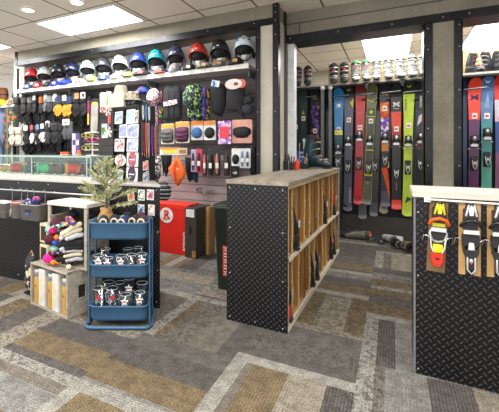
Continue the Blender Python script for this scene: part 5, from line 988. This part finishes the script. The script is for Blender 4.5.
def ski(uT,vT,uB,vB,zones,lab,toe,heel,Y=YS,wt=.135,wm=.1,tail='round',tagv=None,bc='#1c1c1f',acc='#c9cacc',edge=None,grp='skis on the back rack',decs=()):
    a=at(uT,vT,Y); b=at(uB,vB,Y); L=(a.z-b.z); lean=math.atan2(a.x-b.x,L); t=T('alpine_ski',lab,'ski',(b.x,Y,b.z),0,grp,ry=lean)
    N=44; rows=[]
    def hw(q):
        z=q*L; w=wm/2+(wt-wm)/2*((q-.45)/.45)**2 if q>.45 else wm/2+(wt*.9-wm)/2*((.45-q)/.45)**2
        w=min(w,wt/2); r=.075
        if L-z<r: w*=math.sqrt(max(0.0,1-(1-(L-z)/r)**2.2))
        rt=.045 if tail=='round' else .012
        if z<rt: w*=max(.25 if tail!='round' else .0,1-(1-z/rt)**2.4)**.5
        return max(w,.004)
    qs=sorted(set([i/N for i in range(N+1)]+[1-.075/L*k/8 for k in range(9)]+[.045/L*k/6 for k in range(7)]+[z for z,_ in zones if z<1]))
    mats=[]; mb=MB()
    for _,c in zones:
        if c not in mats: mats.append(c)
    for i in range(len(qs)-1):
        q0,q1=qs[i],qs[i+1]; qm=(q0+q1)/2; c=next(c for z,c in zones if qm<=z)
        def yy(q): return -.10*max(0,(q-.9)/.1)**2-.02*max(0,(.05-q)/.05)**2
        w0,w1=hw(q0),hw(q1); z0,z1=q0*L,q1*L; th=.014
        mb.add([(-w0,yy(q0)-th,z0),(w0,yy(q0)-th,z0),(w1,yy(q1)-th,z1),(-w1,yy(q1)-th,z1),(-w0,yy(q0),z0),(w0,yy(q0),z0),(w1,yy(q1),z1),(-w1,yy(q1),z1)],[(0,1,2,3),(5,4,7,6),(1,5,6,2),(4,0,3,7)]+([(0,4,5,1)] if i==0 else [])+([(3,2,6,7)] if i==len(qs)-2 else []),mats.index(c))
    mb.build('ski_body',[m if not isinstance(m,str) else C(m,.3,0,.08) for m in mats],t)
    if edge:
        e=MB()
        for sx in (-1,1): e.limb([(sx*(hw(q)-.004),-.015-.10*max(0,(q-.9)/.1)**2,q*L) for q in [k/30 for k in range(1,30)]],.0035,0,5)
        e.build('edge_line',C(edge,.4),t)
    MB().cyl((0,-.001,L*.9),(0,5.955-Y,L*.9),.006,0,8).build('hang_peg',CHROME,t)
    for v,k in ((toe,'toe'),(heel,'heel')):
        if v: z=at(uT,v,Y).z-b.z; binding(t,z,k,bc,acc,-.014)
    if tagv:
        z=at(uT,tagv,Y).z-b.z; MB().b2((-.026,-.018,z-.035),(.03,-.015,z+.035)).build('price_tag',C('#e4e4e2'),t); MB().b2((-.016,-.0195,z-.014),(.018,-.018,z+.01)).build('tag_print',C('#c04848'),t)
    for kind,v,arg in decs:
        z=at(uT,v,Y).z-b.z; y=-.0145-.10*max(0,(z/L-.9)/.1)**2-.003
        if kind=='band': MB().b2((-.05,y,z-arg[1]/2),(.05,y+.002,z+arg[1]/2)).build('colour_band',C(arg[0]),t)
        elif kind=='disc': MB().prism(circ(arg[1],18,0,z),y,y+.002).build('round_logo',C(arg[0]),t)
        elif kind=='ring':
            MB().limb([(arg[1]*math.cos(q),y,z+arg[1]*math.sin(q)) for q in [2*PI*j/18 for j in range(19)]],.005,0,6,.4).build('ring_logo',C(arg[0]),t)
        elif kind=='text': text('lettering',arg[0],arg[1],C(arg[2]),t,(arg[4] if len(arg)>4 else 0,y+.001,z),(PI/2,arg[3],0),.001)
        elif kind=='vv':
            m=MB()
            for s in (-1,1): m.limb([(s*.034,y,z+.028),(s*.012,y,z-.024),(s*.003,y,z)],.007,0,6,.3).limb([(s*.034,y,z-.028),(s*.012,y,z+.024),(s*.003,y,z)],.007,0,6,.3)
            m.build('double_v_logo',C(arg[0]),t)
        elif kind=='tri': MB().prism([(arg[1],z-.06),(arg[2],z+.02),(arg[3],z+.08)],y,y+.002).build('colour_wedge',C(arg[0]),t)
        elif kind=='poly': MB().prism([(px,z+pz) for px,pz in arg[1]],y,y+.002).build('graphic_shape',C(arg[0]) if isinstance(arg[0],str) else arg[0],t)
        elif kind=='skull': MB().pillow(circ(.028,14,0,z),y,.004).limb([(-.035,y,z-.03),(.035,y,z+.03)],.004,0,6).limb([(.035,y,z-.03),(-.035,y,z+.03)],.004,0,6).build('emblem',C(arg[0]),t)
    return t
PURP=PAT('purple_art',['#c8c0d8','#6a2c9c','#8a50b8','#e8e4ee','#4a2080'],26); ORNG=PAT('orange_art',['#d8642c','#c04828','#e08848','#b83c30'],18); DPUR=PAT('dark_purple_art',['#1c1a28','#5a3c8c','#241f34','#8a5ab0','#2a2440','#c07850'],24)
HP=PI/2
ski(339,89,338,226,[(.22,'#123246'),(.665,'#1a4258'),(.70,'#d6d43c'),(1,'#1f7bb4')],'bright blue ski with a yellow band and dark teal lower half',149,161,tagv=129.5,decs=(('skull',106,('#e0e8ee',)),),bc='#3a3c40')
ski(349.3,86,347.7,211,[(.17,'#55566a'),(.9,'#4a4b60'),(1,'#17171b')],'slate purple ski with black tip and yellow spark',141,166,tagv=120,decs=(('ring',90,('#c8d02c',.018)),('poly',105,('#d0cc2c',[(.005,.05),(.055,-.05),(.06,.1),(.03,.04)])),('poly',128,('#5c5e78',[(-.055,.08),(.02,-.05),(.05,.0),(.05,.1)])),('text',195,('||||||||',.035,'#d0d0d8',HP,.03)),('poly',205,('#2a2b38',[(-.055,-.06),(.04,-.06),(-.055,.03)]))))
ski(361,84,358,204.5,[(.9,'#b81e2a'),(1,'#6a1c22')],'crimson red ski with a dark red tip',136,163,tagv=127.5,decs=(('ring',102,('#d84a2c',.034)),('text',113,('||||||',.016,'#e0a0a0',0)),('ring',198,('#8a1a20',.03))))
ski(372.5,84,367,205,[(.2,'#55554e'),(.8,'#2c2d2a'),(1,'#5f6044')],'charcoal ski with olive tip and lime yellow outline',140,167,tagv=121,edge='#a8ac2c',decs=(('disc',112,('#c8d02c',.024)),('band',116.5,('#b8c02c',.012)),('poly',101,('#d8d850',[(-.055,.02),(0,-.02),(.055,.02),(.055,.028),(0,-.01),(-.055,.028)])),('band',150,('#d0d02c',.02)),('band',175,('#c8cc2c',.03)),('poly',184,('#7a8a30',[(-.03,.03),(.03,.03),(0,-.02)]))),bc='#232426')
ski(384.5,83,385.5,207,[(.13,'#45465a'),(.45,'#1c1c22'),(.55,'#e08a2c'),(.72,PURP),(.84,ORNG),(1,'#1d1a2c')],'purple and orange artwork ski with flame graphic',138,159,tagv=108.5,edge='#26242c',decs=(('text',94.5,('M',.07,'#e8a02c',0)),('poly',178,('#e0501c',[(-.05,.14),(.05,.14),(.05,-.3),(.0,-.05)])),('poly',170,('#e8a840',[(.02,.1),(.05,.12),(.05,-.2)]))))
ski(396.2,86,396.5,209,[(.075,'#e04034'),(.52,'#1a1a1c'),(.57,'#5c1c1c'),(.66,'#a82c22'),(.79,'#d8402c'),(1,'#242427')],'black ski with red middle fade and bright red tail',140,172,tagv=129,tail='flat',decs=(('vv',104.5,('#e8e8e8',)),('text',108.8,('VÖLKL',.022,'#e8e8e8',0)),('text',186,('|||||||',.02,'#b8b8b8',HP)),),acc='#d8dadc',bc='#222327')
ski(409,82,407,216,[(.91,'#b4cc3a'),(1,'#1f2a20')],'lime green ski with a black tip and dark vertical lettering',141,167,tagv=125.5,decs=(('ring',86.5,('#b4cc3a',.018)),('text',105,('BLIZZARD',.034,'#1c241c',HP,-.035)),('poly',90,('#1f2a20',[(-.06,.02),(.06,-.0),(.06,.04),(-.06,.04)])),('poly',199,('#1f3a58',[(-.03,-.06),(.05,.0),(.0,.04)]))))
ski(421,84,419.5,215,[(.5,'#15161b'),(.62,'#5a3038'),(.8,'#2c3448'),(1,'#1d222e')],'black and navy ski with white lettering partly behind the column',138,163,decs=(('text',101,('|||||||',.034,'#d8d8dc',HP)),('poly',120,('#c8c0c8',[(-.04,-.08),(.02,.0),(.03,.1),(-.02,.05)]))))
ski(303.5,90.5,303.5,216,[(.78,'#1e3434'),(1,'#2a4040')],'dark green ski with a small lime logo at the left of the rack',None,None,Y=YS,wt=.12,tagv=118.5,decs=(('poly',113,('#a8b430',[(-.025,-.02),(.025,-.02),(.0,.04)])),))
ski(315.2,90,315.5,214,[(.66,'#241f34'),(.87,DPUR),(1,'#1c1a26')],'dark purple ski with yellow motif and galaxy artwork',141,None,wt=.13,tagv=131,decs=(('text',98.5,('M',.07,'#e0c82c',0)),))
ski(296,92,296,216,[(1,'#22252a')],'black ski with lime arc logo beside the white jamb',None,None,wt=.1,tagv=127,decs=(('ring',119,('#a8b430',.02)),))
ski(474.5,79,472.8,230,[(.73,'#5a2a5c'),(.83,'#e0402c'),(1,'#e2452e')],'red over purple ski right of the column',141,163,tagv=116,decs=(('vv',97.5,('#4a2068',)),))
ski(486.8,77.5,486,230,[(.45,'#5aa89a'),(.72,'#3f8a90'),(.84,'#5a7ca8'),(1,'#4a6ca0')],'blue fading to teal ski right of the column',134,159,tagv=116,decs=(('ring',82,('#dfe6ea',.016)),('poly',100,('#7c9cc0',[(-.03,-.1),(.03,-.1),(.01,.1)]))))
ski(501,75,500,230,[(.5,'#7a4a6a'),(.7,'#2c4a8a'),(.84,'#c8c0d0'),(.93,'#d83a34'),(1,'#d8302c')],'red pink and white ski at the right edge',None,None,decs=(('disc',118,('#d8a8c0',.04)),))
ski(462,82,462,230,[(1,'#1c2c50')],'dark navy ski between the column and the red and purple one',None,None,Y=YS+.04,wt=.11)
# ski tails of a back row, seen under the front row
ski(364,100,362.5,219,[(.12,'#5c5e62'),(1,'#3c3e42')],'grey ski of the back row whose tail shows under the red one',None,None,Y=YS+.075,wt=.12,grp='back row skis')
ski(377.5,100,373.5,216.5,[(.12,'#515358'),(1,'#2c2d31')],'grey tailed ski of the back row between the olive and artwork skis',None,165,Y=YS+.075,wt=.12,grp='back row skis')
ski(388,100,383.5,213.5,[(.07,'#8a8470'),(.12,'#2c2c30'),(1,'#242428')],'black back row ski with a pale tail print below the artwork ski',None,None,Y=YS+.075,wt=.12,grp='back row skis')
ski(416,100,411,217,[(.1,'#7d8c86'),(1,'#20303c')],'pale tailed back row ski beside the lime ski',None,None,Y=YS+.075,wt=.12,grp='back row skis')
ski(330,100,328,214,[(1,'#1c1c1f')],'black back row ski between the grey uprights',None,160,Y=YS+.06,wt=.11,grp='back row skis')
# grey pegs between tips
for k,(u,v) in enumerate(((340,96),(364,94.5),(391,92),(414,91.5),(476,88.5),(308,97))):
    p=at(u,v,5.62); o=T('rack_peg',['short grey rack peg in front of the blue ski tip','grey rack peg across the red and olive ski tips','grey rack peg across the artwork and black ski tips','grey rack peg right of the lime ski tip','grey rack peg across the red and blue ski tips right of the column','grey rack peg in front of the dark green ski tip'][k],'peg',(p.x,5.63,p.z),0,'grey rack pegs over the ski tips')
    MB().limb([(-.11,0,-.006),(.11,0,.006)],.011,0,8).build('cross_bar',C('#4c4e52',.4,.4),o); MB().cyl((.1,0,.005),(.1,.31,.02),.008,0,8).build('stem',C('#4c4e52',.4,.4),o)
#SECTION junk
# ================================================================= THINGS ON THE BACK FLOOR
b=ski_boot('ski_boot','white ski boot lying on the floor under the lime ski',(at(396,232,5.75).x,5.76,.055),R(-90),'#c9cbcc','#d6d8d8','#77797c',.85,None,'#3a3c40',ry=R(88)) 
b=ski_boot('ski_boot','black ski boot with cream buckles lying in front of the white one',(at(405,241,5.4).x,5.45,.055),R(-75),'#232427','#2b2c30','#b8a888',.8,None,'#1b1b1d',ry=R(85))
p=onZ(362,238); o=T('boot_liner','olive grey boot liner with orange lining lying on the floor','boot liner',(at(361,235,5.68).x,5.68,.055),R(4),sc=.82)
MB().limb([(-.22,0,-.015),(-.12,0,.0),(-.02,-.01,.012),(.08,-.01,.03)],[.035,.05,.06,.065],0,16,.8).build('liner_body',C('#77786a',.9,0,.25),o); MB().limb([(.07,-.01,.03),(.13,-.012,.035)],[.066,.062],0,16,.85,False).build('cuff',C('#55564c',.9),o)
MB().lathe([(.055,0),(.05,.008),(.001,.003)],seg=16).build('orange_lining',C('#e8602a',.7),o,(.135,-.014,.036)).rotation_euler=(R(20),R(70),0)
p=onZ(346,232); o=T('blue_strap','crumpled bright blue strap lying on the floor by the rack','strap',(p.x,5.8,.01)); MB().limb([(-.1,0,.0),(-.04,.02,.05),(.02,-.02,.02),(.06,.03,.09),(.1,0,.02)],.014,0,8,.5).build('webbing',C('#2c50c8',.7),o); MB().box((.1,0,.02),(.04,.02,.03)).build('buckle',BLACK,o)
p=onZ(353,226); o=T('open_helmet','dark hooped helmet lying behind the boot liner','helmet',(at(354,226,5.85).x,5.82,.0),sc=.8); MB().ell((0,0,.03),(.14,.12,.12),0,18,7,0,90).build('shell',C('#2c2a2c',.5),o); MB().limb([(-.13,-.06,.03),(-.07,-.11,.10),(.05,-.11,.10),(.13,-.06,.03)],.012,0,8).build('rim',C('#6a3038'),o)
p=onZ(377,233); o=T('tangled_straps','dark tangled straps lying between the two pale boots','straps',(at(377,233,5.55).x,5.58,.015)); m=MB()
for k in range(5): m.limb([(-.12+.04*k,-.05+.03*(k%3),.0),(-.06+.03*k,.05-.03*(k%2),.06),(.02+.02*k,-.03,.03),(.08+.01*k,.04,.01)],.01,0,6,.5)
m.build('webbing',C('#33353a',.8),o); MB().box((.05,-.05,.02),(.04,.03,.02)).build('buckle',C('#8a8c90'),o)
o=T('ski_pole','pale ski pole lying along the floor before the boots','pole',(0,0,.012)); a=onZ(341,236.5,.012); b=onZ(398,241.5,.012); MB().limb([(a.x,a.y,0),(b.x,b.y,0)],.009,0,8).build('shaft',C('#a8aaac',.4,.5),o); MB().limb([(a.x,a.y,0),(a.x+.12,a.y-.005,0)],.014,0,8).build('grip',BLACK,o)
o=T('dark_mat','dark folded garment lying under the ski rack at the left','garment',(at(349,229,5.8).x-.02,5.76,.01)); MB().pillow([(-.25,0),(-.1,.06),(.1,.08),(.25,.03),(.28,0)],0,.06).build('folded_cloth',C('#2c2c30',.9),o); MB().limb([(-.2,-.05,.01),(.2,-.05,.03)],.012,0,6).build('fold',C('#232326',.9),o)
#SECTION rightcounter
# ================================================================= RIGHT COUNTER
RY=2.435
rc=T('workshop_counter','black diamond plate counter at the right with pale worktop','counter',(0,0,0))
MB().b2((.112,RY,0),(1.6,RY+.36,.985)).build('counter_body',DIA,rc); MB().b2((.100,RY-.012,.985),(1.61,RY+.37,1.02)).build('worktop',wood('pale_laminate','#b5ada0','#d8d2c6',0,6),rc,None,.004)
MB().b2((.106,RY-.004,0),(.116,RY+.002,.985)).build('edge_angle',GREY,rc)
sp(rc,[(.128,RY-.003,z) for z in (.03,.55,.9)]+[(x,RY-.003,z) for x in (.7,1.2) for z in (.03,.95)],.005)
rl=T('binding_rail','thin white rail fixed across the front of the right counter','rail',(0,RY-.026,.972)); MB().limb([(.165,0,.006),(.9,0,-.006)],.006,0,8).build('rail_tube',C('#dedcd8',.4),rl); 
for x in (.17,.9): MB().box((x,.008,.004),(.03,.02,.025)).build('end_clip',WHITE,rl)
BW=[wood('walnut_board','#6b4c33','#8c6a4a',2,6),wood('pine_board','#b98e57','#d6b27c',2,6),wood('pine_board','#b48a54','#cfa974',2,6)]
def demo(x,z0,z1,w,wd,lab,kind,tilt=0):
    y=RY-.017; t=T('binding_board',lab,'display board',(x,y,z0),0,'binding boards on the right counter',ry=R(tilt)); h=z1-z0
    if kind==0: MB().b2((-w/2,0,0),(w/2,.016,h)).build('board',wd,t,None,.003)
    else:
        for s in (-1,1): MB().b2((s*w/2-s*.03 if s>0 else -w/2,0,0),(w/2 if s>0 else -w/2+.03,.016,h)).build('board',wd,t,None,.003)
        MB().b2((-w/2,.004,h*.35),(w/2,.016,h*.55)).build('cross_slat',BLACK,t)
    tb=T('ski_binding',lab.replace('board','binding').replace('holding','shown as'),'ski binding',(x,y,z0),0,'demo ski bindings',ry=R(tilt))
    if kind==0:
        c1,c2,c3,c4='#d8d420','#ea5a14','#e8e020','#e83018'
    else: c1,c2,c3,c4='#d0d2d8','#1b1b1e','#1d1d20','#26262a'
    zt=h*.80
    # toe piece
    MB().b2((-.03,-.018,zt-.075),(.03,0,zt+.05)).prism([(-.026,zt-.03),(.026,zt-.03),(.03,zt+.03),(.02,zt+.07),(0,zt+.085),(-.02,zt+.07),(-.03,zt+.03)],-.05,-.018).build('toe_housing',C('#1b1b1e',.35),tb,None,.003)
    MB().prism([(-.008,zt+.02),(.008,zt+.02),(.012,zt+.055),(0,zt+.075),(-.012,zt+.055)],-.056,-.05).limb([(-.022,-.05,zt+.02),(-.012,-.056,zt+.07)],.005,0,6).limb([(.022,-.05,zt+.02),(.012,-.056,zt+.07)],.005,0,6).build('toe_adjuster',C(c1,.3),tb)
    MB().limb([(-.042,-.045,zt-.035),(-.03,-.062,zt-.012),(0,-.07,zt-.002),(.03,-.062,zt-.012),(.042,-.045,zt-.035)],.0095,0,8).build('toe_wing',C(c2,.35),tb)
    MB().b2((-.028,-.04,zt-.05),(.028,-.02,zt-.02)).build('toe_pad',C(c1 if kind==0 else '#1b1b1e',.4),tb); MB().b2((-.033,-.052,zt-.075),(.033,-.018,zt-.055)).build('toe_plate',C('#d8dadc',.3,.4),tb); MB().b2((-.033,-.046,zt-.092),(.033,-.018,zt-.077)).build('anti_friction_pad',BLACK,tb)
    # heel piece
    zh=h*.43
    if kind==0: 
        MB().limb([(.036*math.cos(q),-.03,zh+.045+.036*math.sin(q)) for q in [2*PI*j/20 for j in range(21)]],.009,0,8).build('chrome_ring',C('#c4c6c8',.25,.6),tb)
    MB().prism([(-.036,zh+.0),(.036,zh+.0),(.036,zh+.05),(.024,zh+.08),(-.024,zh+.08),(-.036,zh+.05)] if kind else [(-.024,zh+.02),(.024,zh+.02),(.026,zh+.06),(-.026,zh+.06)],-.045,0).build('heel_housing',C('#1c1d20',.4),tb,None,.003)
    MB().limb([(-.036,-.03,zh+.02),(-.05,-.03,zh+.035),(-.064,-.02,zh+.035),(-.068,-.0,zh+.0)],.0035,0,6).limb([(.036,-.03,zh+.02),(.05,-.03,zh+.035),(.064,-.02,zh+.035),(.068,0,zh+.0)],.0035,0,6).build('brake_arm',CHROME,tb)
    if kind==0:
        MB().limb([(-.034,-.04,zh+.03),(-.030,-.05,zh-.02),(-.02,-.055,zh-.045)],.005,0,6).limb([(.034,-.04,zh+.03),(.030,-.05,zh-.02),(.02,-.055,zh-.045)],.005,0,6).build('lever_arm',CHROME,tb)
        MB().pillow([(-.03,zh-.035),(-.02,zh-.002),(.02,zh-.002),(.03,zh-.035),(.02,zh-.05),(-.02,zh-.05)],-.045,.016).build('heel_cup',C(c3,.35),tb)
        MB().prism([(-.028,zh-.05),(.028,zh-.05),(.026,zh-.095),(.014,zh-.12),(-.014,zh-.12),(-.026,zh-.095)],-.05,-.01).build('heel_lever',C(c4,.35),tb,None,.004); MB().b2((-.009,-.053,zh-.083),(.009,-.049,zh-.073)).build('lever_slot',BLACK,tb)
    else:
        MB().pillow([(-.016,zh-.02),(-.01,zh+.02),(.01,zh+.02),(.016,zh-.02)],-.05,.012).build('white_heel_pad',C('#e0e2e4',.3),tb)
        MB().prism([(-.034,zh+.0),(-.02,zh-.02),(.02,zh-.02),(.034,zh+.0),(.034,zh-.03),(.022,zh-.06),(.018,zh-.125),(-.018,zh-.125),(-.022,zh-.06),(-.034,zh-.03)],-.042,-.01).build('heel_lever',C(c4,.35),tb,None,.004)
        MB().limb([(-.016,-.046,zh-.06),(-.017,-.05,zh-.12),(0,-.05,zh-.14),(.017,-.05,zh-.12),(.016,-.046,zh-.06)],.0045,0,6).ell((0,-.045,zh-.075),(.009,.008,.012)).build('lever_trim',C('#c8cacc',.3,.5),tb)
        MB().ell((0,-.045,zh-.09),(.005,.004,.005)).build('red_dot',C('#b02c2c'),tb)
demo(.208,.585,.965,.085,BW[0],'walnut display board holding the yellow, orange and red binding',0,2.5)
demo(.358,.59,.965,.095,BW[1],'pine display board holding the black and silver binding in the middle',1,0)
demo(.478,.595,.965,.095,BW[2],'pine display board holding the black binding cut by the right edge',1,0)
#SECTION camera
# ================================================================= CAMERA, WORLD
cam=bpy.data.cameras.new('camera'); co=bpy.data.objects.new('camera',cam); col.objects.link(co)
co.location=(0,0,H); co.rotation_euler=(PI/2,0,TH); cam.sensor_width=36; cam.lens=F/499*36; cam.shift_x=(249.5-U0)/499; cam.shift_y=-(206-VH)/499; cam.clip_start=.05
bpy.context.scene.camera=co
w=bpy.data.worlds.new('world'); bpy.context.scene.world=w; w.use_nodes=True; bg=w.node_tree.nodes['Background']; bg.inputs[0].default_value=(1,.98,.95,1); bg.inputs[1].default_value=1.7
sc=bpy.context.scene; sc.view_settings.view_transform='Standard'; sc.view_settings.look='None'; sc.view_settings.exposure=.35; sc.view_settings.gamma=1
